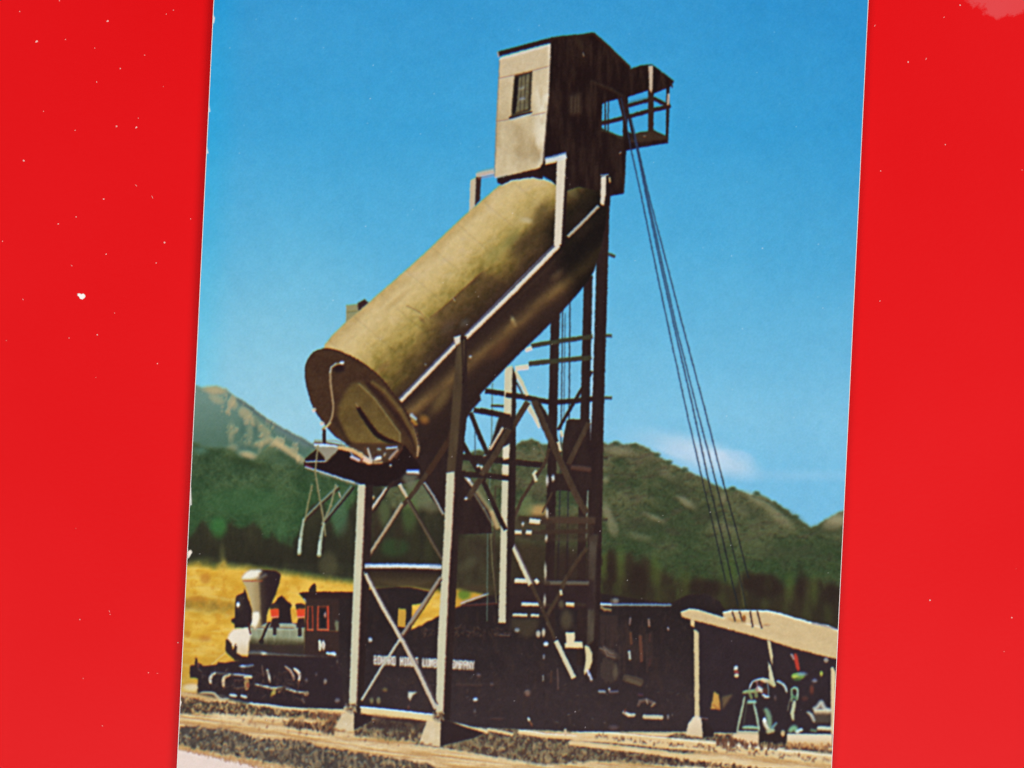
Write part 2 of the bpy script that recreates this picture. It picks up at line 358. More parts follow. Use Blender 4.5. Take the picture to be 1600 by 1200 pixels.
poly(I([(1020, 110), (1060, 100), (1150, 120), (1260, 150), (1230, 175), (1080, 225), (1030, 290), (1010, 290)]), (212, 160, 56), me, soft=1.6)
ell(I([(1095, 150)])[0], 10, 8, (104, 132, 44), a=.95, soft=4); ell(I([(1200, 100)])[0], 26, 6, (70, 56, 38), a=.9, soft=4)
for p, r1, r2 in (((330, 230), 8, 8), ((330, 730), 8, 5), ((180, 690), 5, 5), ((260, 400), 12, 4)):
    ell(H([p])[0], r1, r2, (190, 120, 40), a=.55, soft=4)
ell(H([(220, 1140)])[0], 14, 6, (236, 218, 178), a=.9, soft=3)
line(H([(380, 950), (500, 850)]), 1.6, (236, 206, 130), a=.9)

# --- ground
gd = ident('printed_ground', None, 'sandy track bed in the foreground')
def gdc(X, Y):
    q = Y-1100-(X-285)*.085; n = fbm(X, Y-X*.12, 60, 3.2, 91, 4); c = mixc((200, 154, 94), (242, 218, 172), sm(.2, .8, n)); c = mixc(c, (180, 130, 84), sm(.6, .8, fbm(X, Y-X*.12, 12, 3, 93))*.4)
    return c+(vnoise(X/2.2, Y/2, 95)-.5)[..., None]*16
poly([(180, 1072), (285, 1080), (330, 1082), (385, 1098), (480, 1104), (560, 1105), (700, 1125), (900, 1140), (1100, 1138), (1400, 1150), (1420, 1460), (180, 1460)], gdc, gd, soft=1)
def bal(cd, cl, s=1):
    def f(X, Y):
        n = fbm(X, Y, 5, 7, 101*s, 3); m = fbm(X, Y, 14, 9, 103*s)
        c = mixc(cd, cl, sm(.36, .64, n)); return mixc(c, (196, 160, 108), sm(.55, .72, m)*sm(.45, .7, n)*.75)
    return f
ba = [ident('printed_ballast', None, 'dark ballast strip')for _ in range(4)]
b1 = L5([(0, 350), (100, 352), (200, 370), (300, 385), (420, 385), (560, 410), (760, 432), (900, 446), (1100, 470), (1100, 500), (900, 478), (640, 470), (420, 460), (250, 450), (100, 448), (0, 440)])
poly(b1, bal((70, 54, 48), (140, 112, 80), 1), ba[0], soft=1, jit=2.5, js=4, a=.9)
specks(b1, [(52, 36, 34), (90, 60, 44), (214, 180, 120), (60, 58, 48)], 420, 1.8, 4, 1.5, 4, 2, spread=1.1)
b2 = L5([(0, 535), (90, 540), (170, 532), (250, 545), (400, 556), (480, 575), (540, 605), (700, 622), (850, 622), (940, 660), (1200, 700), (1600, 765)])+M6([(200, 800), (500, 860), (900, 940), (1600, 1010), (2700, 1100), (2700, 1300), (200, 1300)])+[(560, 1240), (485, 1204), (450, 1196), (385, 1184), (350, 1178), (310, 1170), (280, 1163), (200, 1160)]
poly(b2, bal((62, 54, 52), (120, 104, 84), 2), ba[1], soft=1, jit=3, js=4, a=.92)
specks(b2, [(46, 36, 38), (70, 66, 60), (180, 150, 110), (150, 150, 132), (50, 46, 40), (110, 72, 48)], 1900, 1.5, 3.6, 1.5, 5, 3, spread=1.1)
b3 = L5([(740, 505), (830, 500), (900, 520), (1000, 510), (1062, 500), (1050, 590), (940, 560), (800, 545), (740, 530)])
poly(b3, bal((74, 52, 44), (170, 136, 92), 3), soft=1.5, jit=3, js=4, a=.8); specks(b3, [(52, 36, 34), (90, 60, 44)], 60, 2, 4, 2, 5, 4)
specks(L5([(480, 480), (1050, 520), (1600, 640), (1600, 680), (480, 540)]), [(170, 110, 70), (120, 80, 60)], 60, 1.5, 4, 1.5, 4, 5, a=.55)
specks(L5([(900, 455), (1090, 460), (1060, 500), (900, 480)]), [(150, 96, 60), (120, 80, 60)], 40, 2, 4, 2, 6, 5, a=.7)
b4 = L5([(1180, 470), (1290, 500), (1400, 490), (1600, 505)])+M6([(0, 500), (110, 520), (300, 540), (700, 560), (1040, 610), (1300, 590), (1600, 600)])+N7([(400, 580), (760, 590), (1360, 690), (1420, 700), (1420, 760), (700, 680), (300, 720), (600, 790)])+M6([(1600, 780), (1200, 750), (800, 780), (400, 700), (200, 675), (0, 650)])+L5([(1600, 640), (1200, 600), (1180, 590)])
poly(b4, bal((66, 48, 44), (136, 116, 86), 4), ba[2], soft=1, jit=2.5, js=4, a=.93)
specks(b4, [(60, 40, 36), (90, 66, 46), (150, 134, 104), (100, 104, 76), (176, 150, 112)], 1100, 1.5, 3.2, 1.5, 4.5, 6, spread=1.1)
poly(L5([(1280, 490), (1400, 480), (1600, 500), (1600, 560), (1400, 560), (1250, 550)]), (52, 36, 36), soft=3, a=.7, jit=3)
# tracks on the right
tr = ident('printed_track', None, 'pale ties and rails of the track')
for (pp, w) in ((M6([(300, 536), (420, 552), (480, 572)]), 6), (M6([(490, 556), (560, 570), (640, 588)]), 4.5), (M6([(690, 572), (860, 596), (1040, 606)]), 7.5), (M6([(1040, 594), (1240, 604), (1600, 640)])+N7([(360, 644), (760, 672), (1100, 712), (1420, 750)]), 17), (M6([(1010, 640), (1300, 672), (1600, 706)])+N7([(300, 708), (620, 748), (1000, 788), (1420, 830)]), 8)):
    line(pp, w, lambda X, Y: mixc((228, 186, 120), (240, 222, 186), fbm(X, Y, 20, 3, 120)), tr, soft=1.2)
for (pp) in (M6([(300, 528), (420, 544)]), M6([(690, 565), (860, 588), (1040, 600)]), M6([(1045, 575), (1240, 580), (1600, 614)]), N7([(360, 620), (760, 658), (1360, 722)])):
    line(pp, 2, (248, 240, 228), a=.9)
rnd = random.Random(8)
for k in range(46):
    x = 930+k*8.6; y = 1165+(x-1050)*.1+rnd.uniform(-2, 2)
    if k % 2 and k % 5: continue
    x += rnd.uniform(-6, 6); specks([(x-7, y-6), (x+7, y-6), (x+8, y), (x-8, y)], [(104, 62, 44), (70, 44, 36), (150, 100, 64)], rnd.randint(4, 8), 1.5, 3.2, 1.5, 4, 50+k, spread=1.4, a=.6)
for k in range(34):
    x = 960+k*10.6; y = 1186+(x-1035)*.107
    x += rnd.uniform(-6, 6); specks([(x-7, y-3), (x+7, y-3), (x+8, y+4), (x-8, y+4)], [(70, 44, 38), (50, 34, 34), (110, 80, 60)], rnd.randint(4, 11), 1.8, 3.6, 1.5, 4, 150+k, spread=1.4, a=.8)
line(M6([(0, 652), (200, 678), (500, 730), (900, 790)]), 3, (240, 222, 184), a=.5, soft=1.5)
wb = ident('printed_ground', None, 'pale bare strip in the lower left corner')
poly(L5([(0, 670), (80, 684), (200, 705), (300, 728), (400, 750), (520, 775), (640, 802), (900, 870), (900, 1200), (0, 1200)]), (240, 220, 210), wb, soft=1, jit=.8)
specks(L5([(100, 670), (300, 690), (500, 735), (900, 800), (640, 812), (400, 756), (200, 708)]), [(206, 160, 110), (180, 130, 90), (222, 190, 140)], 260, 1.5, 3.5, 2, 5, 7, a=.7, spread=.9)

line([(721, 943), (740, 936), (762, 928)], 2.4, (186, 186, 190), a=.9, soft=1)
# --- the long dark train: boxcar behind, tender, engine
car = ident('printed_boxcar', None, 'dark boxcar in shade behind the tower')
def trc(X, Y):
    n = fbm(X, Y, 30, 26, 131); c = mixc((38, 27, 28), (50, 37, 39), sm(960, 1110, Y)); c = mixc(c, (62, 44, 38), sm(.55, .8, fbm(X, Y, 9, 26, 133))*.4); return c+(n-.5)[..., None]*8
poly([(712, 953), (722, 945), (742, 937), (763, 930), (800, 930), (925, 925), (1047, 943), (1060, 936), (1075, 929), (1101, 927), (1124, 939), (1134, 955), (1310, 1010), (1310, 1168), (1180, 1142), (1040, 1143), (900, 1143), (740, 1136), (712, 1128)], trc, car, soft=.8)
ten = ident('printed_tender', None, 'black tender piled with fuel')
poly([(568, 985), (640, 985), (655, 978), (700, 955), (716, 948), (740, 955), (770, 968), (790, 975), (800, 986), (850, 996), (860, 1010), (862, 1130), (740, 1134), (690, 1124), (568, 1108)], trc, ten, soft=.8, jit=.8)
loco = ident('printed_locomotive', None, 'black steam engine with spark-arrester stack')
cab = ident('engine_cab', loco)
poly(H([(1105, 350), (1200, 345), (1560, 345)])+I([(170, 135), (300, 112), (420, 98), (540, 88), (640, 90), (760, 115), (825, 132), (800, 180), (770, 222), (660, 238), (655, 440), (640, 470)])+[(640, 1000), (640, 1118), (565, 1104), (480, 1104), (476, 1020), (478, 940)], trc, cab, soft=.6)
poly(I([(546, 268), (612, 272), (606, 425), (540, 418)]), (206, 158, 60), me, soft=.4)
poly(H([(1105, 352), (1200, 340), (1570, 345), (1570, 395), (1160, 400)]), (44, 26, 26), cab, soft=.5)
poly(H([(1190, 345), (1190, 320), (1220, 280), (1240, 270), (1250, 290), (1250, 350)]), (48, 34, 30), ident('whistle', loco), soft=.4)
line(H([(1150, 405), (1165, 430)]), 3, (206, 190, 170), a=.8)
poly(H([(1165, 400), (1440, 400), (1440, 880), (1155, 880)]), (58, 38, 34), soft=1, a=.8)
for x0, x1 in ((1178, 1222), (1262, 1350)):
    f = ident('window_frame', loco, 'red window frame of the cab')
    p = H([(x0+4, 462), (x1-2, 462), (x1, 658), (x0, 655)])
    line([p[0], p[1]], 1.5, (150, 66, 44), f, a=.9); line([p[1], p[2]], 2.8 if x0 > 1200 else 1.4, (214, 72, 44), f); line([p[2], p[3]], 2.6, (222, 112, 74), f); line([p[3], p[0]], 2.2, (200, 78, 48), f)
poly(H([(1280, 480), (1330, 480), (1330, 640), (1285, 640)]), (28, 22, 26)); ell(H([(1325, 535)])[0], 1.5, 4, (210, 150, 140), soft=1)
line(H([(1425, 600), (1425, 660)]), 4, (134, 140, 112), a=.8, soft=1.2); line(H([(1355, 665), (1420, 668)]), 2, (120, 76, 50), a=.7)
# number on the cab
num = ident('engine_number', loco, 'number 10 in white on the cab')
ell((500.6, 1008), 2.2, 7.6, (224, 224, 196), num, soft=.8); line([(499.4, 1001), (499.8, 1015)], 3, (226, 228, 204), num)
ell((505.6, 1008), 2.6, 7.4, (240, 232, 220), num, soft=.8); ell((505.4, 1008.4), .7, 3.6, (120, 96, 80), soft=.8, a=.7)
line([(512, 1020), (518, 1020.5), (524, 1022)], 4, (176, 206, 226), ident('step', loco)); line([(514, 1021.5), (523, 1023)], 2, (240, 240, 244))
line(H([(1420, 905), (1450, 945)]), 2.5, (108, 88, 80), a=.8, soft=1)
line(H([(690, 850), (800, 855), (1140, 880), (1300, 895), (1420, 890)]), 4.5, (98, 92, 92), a=.6, soft=1.5)
# boiler
boi = ident('boiler', loco, 'grey-green boiler barrel')
def boc(X, Y):
    t = (Y-968-(X-395)*.03)/40; c = mixc((168, 176, 156), (146, 152, 124), sm(0, .5, t)); c = mixc(c, (74, 70, 50), sm(.62, .92, t)); return c+(vnoise(X/3, Y/9, 141)-.5)[..., None]*26
poly(H([(690, 600), (850, 595), (1150, 605), (1155, 880), (690, 880)]), lambda X, Y: mixc((52, 42, 36), (62, 44, 40), vnoise(X/9, Y/9, 3)), boi, soft=.6)
poly(H([(700, 610), (850, 600), (1060, 605), (1150, 640), (1150, 785), (900, 785), (800, 775), (690, 775)]), boc, boi, soft=1)
for y, c, wd in ((628, (196, 166, 130), 1.6), (640, (96, 84, 54), 1.8), (652, (176, 186, 168), 2)):
    line(H([(710, y), (1060, y+8)]), wd, c, a=.75, soft=1)
line(H([(700, 850), (800, 850), (830, 862), (1000, 878), (1150, 885)]), 5, (116, 118, 120), a=.65, soft=2); ell(H([(815, 855)])[0], 4, 2.2, (206, 206, 196), soft=1.5)
line(H([(860, 600), (830, 660), (790, 760)]), 4, (48, 34, 32)); line(H([(905, 640), (905, 690)]), 5.5, (52, 38, 40)); line(H([(1112, 600), (1115, 700)]), 6, (48, 34, 36))
ell(H([(795, 755)])[0], 4, 4, (40, 30, 28))
# dome
dome = ident('sand_dome', loco)
poly(H([(915, 420), (930, 395), (965, 370), (1000, 410), (1050, 450), (1035, 480), (1040, 540), (1052, 605), (880, 605), (905, 560), (940, 540), (930, 480), (900, 440)]), (40, 26, 28), dome, soft=.6)
for x in (905, 1122):
    l = ident('lantern', loco, 'red lantern box on the engine')
    poly(H([(x-45, 445), (x, 435), (x+38, 450), (x+35, 480), (x-38, 485)]), (54, 40, 36), l, soft=.5)
    poly(H([(x-38, 484), (x+36, 480), (x+36, 552), (x-26, 556)]), (232, 74, 36), l, soft=.7)
    line(H([(x-26, 555), (x+30, 552)]), 1.6, (244, 176, 160)); poly(H([(x-20, 562), (x+30, 560), (x+40, 640), (x-40, 640)]), (48, 30, 32), l, soft=.6)
line(H([(862, 480), (866, 545)]), 1.6, (246, 196, 80), a=.8)
# stack
st = ident('smokestack', loco, 'flared smokestack, cream on the lit side')
spts = H([(632, 225), (660, 185), (700, 163), (760, 158), (840, 160), (910, 165), (945, 185), (957, 205), (945, 270), (915, 360), (880, 440), (850, 500), (840, 540), (840, 600), (770, 640), (740, 655), (700, 600), (716, 560), (722, 520), (700, 400), (664, 300), (638, 262)])
def stc(X, Y):
    cx = 404 + (Y-895)*.045; t = (X-cx); hw = 16-(Y-900)*.14
    c = mixc((196, 176, 128), (168, 144, 98), sm(-14, 0, t)); c = mixc(c, (62, 46, 40), sm(-2, 5, t)); return mixc(c, (44, 28, 30), sm(5, 14, t))
poly(spts, stc, st, soft=.7)
poly(H([(634, 225), (662, 188), (700, 165), (790, 160), (800, 180), (770, 200), (780, 225), (690, 240), (640, 240)]), (240, 234, 216), soft=1.6)
line(H([(645, 250), (720, 252), (800, 247)]), 2.4, (176, 92, 46), a=.85, soft=1); line(H([(770, 232), (830, 205)]), 5, (130, 120, 110), a=.6, soft=2)
poly(H([(722, 515), (775, 510), (782, 560), (770, 600), (745, 650), (700, 605), (716, 560)]), (244, 236, 216), soft=1.2)
# headlamp, smokebox
hl = ident('headlamp', loco)
poly(H([(585, 375), (610, 362), (648, 345), (655, 308), (668, 345), (685, 400), (700, 440), (716, 490), (718, 590), (690, 640), (575, 640), (568, 605), (545, 590), (550, 565), (575, 555), (578, 440)]), (44, 30, 32), hl, soft=.6)
ell(H([(602, 450)])[0], 2.6, 4.2, (214, 222, 232), soft=1.2)
poly(H([(590, 380), (640, 375), (640, 500), (590, 500)]), (74, 62, 54), a=.5, soft=2)
ell(H([(602, 450)])[0], 2.2, 3.4, (230, 234, 240), soft=1)
sb = ident('smokebox', loco, 'cream white smokebox front')
poly(H([(570, 655), (690, 640), (715, 690), (690, 770), (685, 870), (590, 870), (560, 800), (505, 760), (512, 730), (530, 690)]), lambda X, Y: mixc((240, 228, 208), (228, 206, 166), sm(1000, 1022, Y)), sb, soft=1)
poly(H([(500, 740), (515, 735), (545, 770), (560, 830), (580, 770), (592, 790), (590, 850), (640, 880), (700, 880), (700, 920), (580, 915), (530, 870), (497, 830)]), (48, 32, 32), sb, soft=.6)
line(H([(690, 600), (695, 650), (705, 690)]), 2.5, (90, 40, 34), a=.9)
# running gear
rg = loco
poly(H([(200, 955), (240, 950), (248, 890), (262, 890), (270, 935), (300, 940), (315, 958), (420, 948), (440, 925), (500, 930), (540, 920), (600, 915), (690, 905), (690, 866), (900, 872), (1450, 890), (1480, 1320), (900, 1300), (600, 1240), (480, 1200), (265, 1170), (268, 1060), (200, 1050)]), (44, 30, 34), rg, soft=.6, jit=.5, js=3)
poly(T8([(235, 605), (470, 620), (560, 650), (880, 700), (900, 800), (640, 740), (500, 720), (235, 660)]), (48, 32, 34), soft=1.5, a=.8)
for pts, wd, c, al in (([(400, 400), (560, 415), (700, 425), (910, 440)], 4, (92, 86, 88), .8), ([(760, 320), (850, 325), (930, 310)], 4, (116, 130, 160), .8), ([(780, 320), (830, 325)], 3, (190, 206, 236), .9), ([(690, 425), (800, 432), (910, 450)], 3, (176, 176, 200), .9), ([(820, 460), (870, 455), (910, 460)], 4, (236, 222, 186), 1), ([(455, 405), (410, 440), (390, 490), (402, 530)], 4.2, (236, 226, 206), 1), ([(640, 425), (580, 450), (556, 490), (562, 570)], 5, (240, 214, 170), 1), ([(850, 480), (850, 600)], 7, (196, 156, 96), .9), ([(690, 490), (820, 495)], 2, (104, 60, 60), .7), ([(690, 590), (830, 585)], 2, (124, 84, 70), .8), ([(1105, 365), (1125, 440), (1140, 520)], 3.4, (226, 222, 200), 1), ([(1040, 310), (1050, 400), (1065, 450)], 2, (130, 100, 84), .7), ([(1330, 325), (1390, 370), (1430, 440), (1440, 490)], 3.4, (206, 170, 150), .95), ([(1440, 350), (1490, 390), (1515, 450), (1500, 500)], 4.4, (244, 230, 210), 1), ([(1500, 500), (1490, 600)], 2, (130, 80, 56), .8), ([(960, 550), (1060, 570), (1180, 600), (1260, 590), (1330, 590), (1440, 640), (1600, 655)], 4, (214, 208, 196), .95), ([(1150, 690), (1180, 650), (1200, 620)], 5, (170, 140, 60), .9), ([(1250, 640), (1300, 600)], 4, (220, 150, 90), .8), ([(1320, 600), (1310, 640)], 5, (60, 40, 36), 1), ([(640, 680), (720, 690)], 4, (214, 222, 224), .95), ([(780, 690), (845, 710)], 4, (220, 224, 222), .95), ([(270, 650), (440, 650), (480, 700), (520, 740), (620, 730)], 4, (226, 206, 170), .8), ([(1540, 730), (1570, 780)], 3, (140, 120, 110), .7), ([(880, 790), (1100, 810), (1300, 840), (1600, 865)], 4, (238, 216, 180), .9), ([(870, 790), (1050, 800), (1300, 830)], 1.6, (200, 206, 226), .8), ([(245, 350), (290, 390)], 1.5, (110, 96, 96), .8)):
    curve(T8(pts), wd*1.1, c, a=al*.95, soft=.9)
for x, y in ((960, 600), (1270, 610), (1310, 590), (870, 560)): ell(T8([(x, y)])[0], 3, 4, (50, 36, 34), a=.7, soft=1.5)
ell(T8([(1190, 640)])[0], 3, 5, (196, 176, 96), a=.8, soft=1.5); ell(T8([(1590, 660)])[0], 4, 4, (196, 160, 120), a=.8, soft=1.5)
ell(T8([(865, 560)])[0], 2.5, 4, (176, 90, 60), a=.8, soft=1)
specks(T8([(900, 360), (1600, 400), (1600, 760), (900, 700)]), [(70, 48, 48), (30, 20, 24), (90, 66, 58)], 170, 1, 2.4, 2, 8, 15, spread=1.5, a=.6)
specks(T8([(260, 330), (900, 340), (900, 700), (260, 600)]), [(84, 66, 64), (120, 100, 92), (26, 18, 22)], 90, 1, 2, 2, 6, 18, spread=1.5, a=.5)
for p, r, c in (((270, 950), 3, (108, 66, 60)), ((1170, 1080), 3, (100, 92, 100)), ((1325, 1090), 4, (150, 134, 126)), ((1250, 1030), 2.5, (84, 72, 80))): ell(H([p])[0], r*.6, r, c, soft=1.5, a=.9)
for p, r1, r2, c in (((30, 400), 2.4, 6, (110, 110, 84)), ((312, 530), 3, 3.4, (196, 206, 220)), ((10, 645), 3, 2.6, (200, 214, 240)), ((40, 1035), 4, 3.4, (112, 100, 104)), ((435, 945), 4, 3, (120, 96, 62)), ((325, 1035), 3, 4.5, (130, 120, 84)), ((382, 1035), 3, 5, (144, 134, 96)), ((1215, 825), 3.4, 2.6, (104, 82, 86)), ((1325, 900), 2.6, 2.2, (96, 76, 78)), ((1187, 1028), 3.6, 2.8, (210, 226, 248)), ((1182, 1125), 1.8, 3, (90, 82, 84)), ((1535, 450), 3.6, 2.6, (176, 190, 216)), ((632, 1088), 1, 2, (150, 90, 80)), ((40, 710), 1.6, 3, (90, 76, 72))):
    ell(I([p])[0], r1, r2, c, soft=1.6, a=.9)
poly(I([(628, 962), (705, 965), (670, 990), (645, 1040), (628, 1010)]), (206, 204, 186), soft=.9)
specks(I([(700, 440), (1000, 400), (1480, 440), (1500, 500), (760, 500)]), [(96, 70, 56), (30, 18, 18), (80, 56, 44), (60, 44, 50)], 150, 1, 2.6, 1.5, 5, 16, spread=1.5, a=.7)
line(I([(1380, 490), (1470, 495)]), 1.6, (130, 104, 100), a=.7)
line(I([(1030, 900), (1240, 908)]), 2, (76, 54, 52), a=.8)
# tender lettering
let = ident('tender_lettering', ten, 'cream company lettering along the tender')
FONT = {'E': '11110 10000 10000 11110 10000 10000 11111', 'D': '11110 10001 10001 10001 10001 10001 11110', 'W': '10001 10001 10001 10101 10101 11011 10001', 'A': '01110 10001 10001 11111 10001 10001 10001', 'R': '11110 10001 10001 11110 10100 10010 10001', 'H': '10001 10001 10001 11111 10001 10001 10001', 'I': '01110 00100 00100 00100 00100 00100 01110', 'N': '10001 11001 11001 10101 10011 10011 10001', 'S': '01111 10000 10000 01110 00001 00001 11110', 'L': '10000 10000 10000 10000 10000 10000 11111', 'U': '10001 10001 10001 10001 10001 10001 01110', 'M': '10001 11011 11011 10101 10101 10001 10001', 'B': '11110 10001 10001 11110 10001 10001 11110', 'C': '01110 10001 10000 10000 10000 10001 01110', 'O': '01110 10001 10001 10001 10001 10001 01110', 'P': '11110 10001 10001 11110 10000 10000 10000', 'Y': '10001 10001 01010 00100 00100 00100 00100'}
for a_, b_ in ((0, 6), (7, 12), (13, 19), (20, 27)):
    poly([(584+a_*5.83, 1024+a_*.33), (583.4+b_*5.83, 1024+b_*.33), (583.4+b_*5.83, 1037.5+b_*.33), (584+a_*5.83, 1037.5+a_*.33)], (216, 198, 178), let, soft=.9, a=.6)
for i, ch in enumerate('EDWARD HINES LUMBER COMPANY'):
    if ch == ' ': continue
    x0 = 584.6+i*5.83; y0 = 1023.5+i*.33
    for r, row in enumerate(FONT[ch].split()):
        for c in range(5):
            if row[c] == '1':
                x = x0+c*.98; y = y0+r*2.05
                poly([(x-.25, y-.2), (x+1.15, y-.2), (x+1.15, y+2.2), (x-.25, y+2.2)], (246, 240, 230), let, a=.8, soft=.5)
line([(722, 945), (745, 944), (778, 942)], 2.4, (104, 52, 50), a=.85, soft=1); line([(720, 943), (740, 936), (762, 928)], 2.2, (176, 180, 190), a=.85, soft=.9)
specks([(480, 1000), (640, 1010), (860, 1010), (1050, 950), (1300, 1060), (1300, 1130), (900, 1138), (570, 1100)], [(74, 54, 54), (62, 46, 44), (84, 66, 58), (28, 18, 22)], 700, 1.2, 3, 2, 9, 400, spread=1.5, a=.3)
specks([(480, 1020), (1290, 1060), (1290, 1130), (900, 1136), (570, 1100)], [(130, 112, 104), (110, 84, 70), (150, 140, 140)], 60, 1, 1.8, 1.5, 4, 401, spread=1.5, a=.45)
# boxcar details
def jl(pts, wd, c, a=.8, soft=1.2, id=None): line(J(pts), wd, c, a=a, soft=soft, id=id)
for x in range(845, 985, 12): jl([(x, 330), (x+rnd.uniform(-4, 4), 540+rnd.uniform(-60, 60))], 1.5, (72, 52, 46), .6)
for x in range(850, 1280, 19): jl([(x, rnd.uniform(340, 600)), (x+3, rnd.uniform(600, 860))], rnd.uniform(1.4, 3), rnd.choice([(72, 50, 42), (58, 42, 40), (88, 66, 54)]), .4)
for x in range(850, 985, 15): jl([(x, 700+rnd.uniform(-30, 30)), (x, 860+rnd.uniform(-30, 30))], 1.6, (84, 68, 56), .7)
ell(J([(920, 640)])[0], 15, 6, (96, 78, 66), a=.7, soft=3, rot=.5); ell(J([(970, 800)])[0], 4, 10, (110, 96, 76), a=.6, soft=3)
for p in ([(840, 600), (880, 620), (900, 660), (960, 680)], [(870, 590), (920, 640), (950, 650)]): jl(p, 1.6, (136, 116, 104), .8)
jl([(845, 235), (930, 240), (1100, 238), (1300, 240), (1425, 242)], 3.4, (120, 142, 172), .95, 1, ident('roof_edge', car)); jl([(845, 232), (930, 236)], 3, (206, 222, 244), 1)
jl([(850, 258), (880, 275), (925, 280)], 4, (170, 140, 96), .9); ell(J([(968, 205)])[0], 5, 4, (140, 134, 124), a=.8, soft=2); ell(J([(935, 210)])[0], 2, 4, (96, 84, 70), a=.8, soft=1.5)
for pts, wd, c in (([(1092, 350), (1088, 400)], 2.4, (150, 126, 124)), ([(1245, 360), (1250, 410)], 3.4, (166, 130, 112)), ([(1095, 470), (1100, 560)], 4, (104, 66, 46)), ([(1082, 630), (1088, 690)], 3.2, (210, 220, 206)), ([(1175, 500), (1185, 700)], 5, (110, 66, 50)), ([(1255, 480), (1250, 540)], 3, (74, 46, 42)), ([(1255, 690), (1250, 740)], 3, (72, 44, 42)), ([(708, 320), (708, 350)], 2, (190, 160, 140)), ([(1060, 850), (1170, 880)], 12, (84, 66, 54)), ([(1070, 860), (1170, 900)], 6, (96, 80, 62)), ([(1160, 985), (1190, 990)], 3, (86, 50, 66)), ([(1160, 1070), (1175, 1040), (1230, 1030), (1290, 1060)], 5, (108, 84, 78)), ([(1225, 1030), (1235, 1060)], 2, (190, 170, 150)), ([(1270, 1080), (1290, 1060)], 3, (170, 140, 110)), ([(835, 960), (875, 962)], 4.4, (150, 156, 172)), ([(920, 965), (985, 962)], 3.4, (108, 98, 120)), ([(916, 935), (918, 948)], 2, (250, 250, 250)), ([(1040, 1135), (1080, 1155), (1120, 1155)], 5, (226, 216, 196)), ([(1210, 1170), (1350, 1175)], 6.5, (240, 224, 190)), ([(1405, 1160), (1405, 1185)], 3, (140, 130, 130)), ([(485, 770), (490, 940)], 2, (110, 84, 76)), ([(435, 790), (430, 880)], 3, (84, 56, 46)), ([(370, 660), (370, 685)], 2.6, (150, 150, 160)), ([(366, 830), (366, 870)], 2.2, (150, 146, 140)), ([(235, 965), (240, 985)], 6, (120, 92, 84)), ([(1405, 430), (1408, 445)], 2, (236, 210, 220)), ([(1050, 1110), (1045, 1130)], 3, (120, 60, 40))):
    jl(pts, wd, c, .85, 1)
ell(J([(235, 968)])[0], 5, 4, (124, 100, 90), a=.7, soft=2.5)
for p in ((1265, 1090), (1280, 1130)): ell(M6([p])[0], 2, 2, (80, 60, 64), a=.5)
ell(M6([(545, 488)])[0], 12, 1.5, (90, 60, 58), a=.6, soft=1); ell(M6([(745, 495)])[0], 1.8, 3.4, (206, 210, 200), soft=1, rot=-.4); ell(M6([(760, 520)])[0], 1.6, 4, (130, 80, 56), soft=1, rot=-.4)
ell(M6([(1275, 545)])[0], 7, 4, (120, 96, 100), a=.5, soft=2.5); line(M6([(973, 560), (975, 590)]), 4, (220, 190, 150), soft=1)
ell(M6([(380, 275)])[0], 20, 2, (66, 48, 44), a=.8, soft=2)

# --- shelter
sh = ident('printed_shelter', None, 'open shelter with a pale roof at right')
shb = sh
poly(K([(180, 225), (900, 420), (1480, 580), (1500, 1210), (450, 1195), (360, 1060), (330, 1000), (300, 300)]), lambda X, Y: mixc((42, 29, 33), (48, 35, 40), fbm(X, Y, 20, 20, 151)), shb, soft=.6)
sr = ident('shelter_roof', sh, 'pale cream shelter roof')
def src(X, Y):
    n = fbm(X, Y-X*.25, 26, 4, 155); c = mixc((228, 202, 152), (216, 188, 140), n); return c+(vnoise(X/2.4, Y/2.4, 156)-.5)[..., None]*9
poly(K([(178, 208), (200, 185), (250, 168), (320, 176), (420, 208), (530, 242), (530, 198), (600, 182), (900, 184), (1000, 205), (1250, 278), (1400, 306), (1500, 345), (1500, 585), (1380, 560), (1110, 490), (890, 420), (600, 340), (280, 258), (190, 232)]), src, sr, soft=.6, jit=.4, js=3)
line(K([(185, 195), (250, 170), (320, 178), (420, 208), (530, 242), (850, 322)]), 2.4, (246, 232, 200), a=.9, soft=1)
line(K([(535, 198), (600, 184), (900, 187), (1000, 208), (1250, 281), (1400, 310), (1500, 350)]), 3.2, (246, 240, 232), a=.95, soft=1)
poly(K([(540, 245), (600, 245), (720, 262), (720, 290), (620, 280)]), (196, 150, 84), soft=1, a=.8)
line(K([(1270, 285), (1350, 300), (1480, 335)]), 1.6, (110, 50, 60), a=.6)
for pts in ([(607, 190), (632, 262)], [(668, 190), (690, 262)], [(756, 190), (776, 312)], [(815, 188), (852, 322)]): line(K(pts), 2.6, (66, 40, 38), a=.95, soft=.8)
ell(K([(705, 245)])[0], 3, 5, (150, 90, 44), soft=1.2); ell(K([(890, 300)])[0], 6, 2, (180, 140, 96), soft=1.5, a=.7)
def post(pts, c=(220, 200, 152), lab=None):
    poly(pts, c, ident('shelter_post', sh, lab), soft=.5)
post(K([(258, 250), (295, 262), (290, 318), (262, 305)]), (232, 204, 150))
post(K([(287, 335), (310, 345), (328, 370), (334, 1064), (294, 1064)]))
post(K([(895, 428), (922, 432), (945, 560), (940, 640), (920, 560)]), (222, 208, 160)); post(K([(903, 600), (925, 640), (968, 800), (950, 815), (918, 780)]), (214, 210, 172))
post(K([(1425, 655), (1440, 645), (1468, 690), (1455, 1205), (1425, 1205)]), (226, 206, 160))
pf = ident('concrete_footing', sh)
poly(N7([(462, 520), (490, 480), (515, 470), (545, 488), (552, 606), (520, 604), (442, 590)]), lambda X, Y: mixc((238, 220, 190), (226, 204, 168), sm(1120, 1150, Y)), pf, soft=.6)
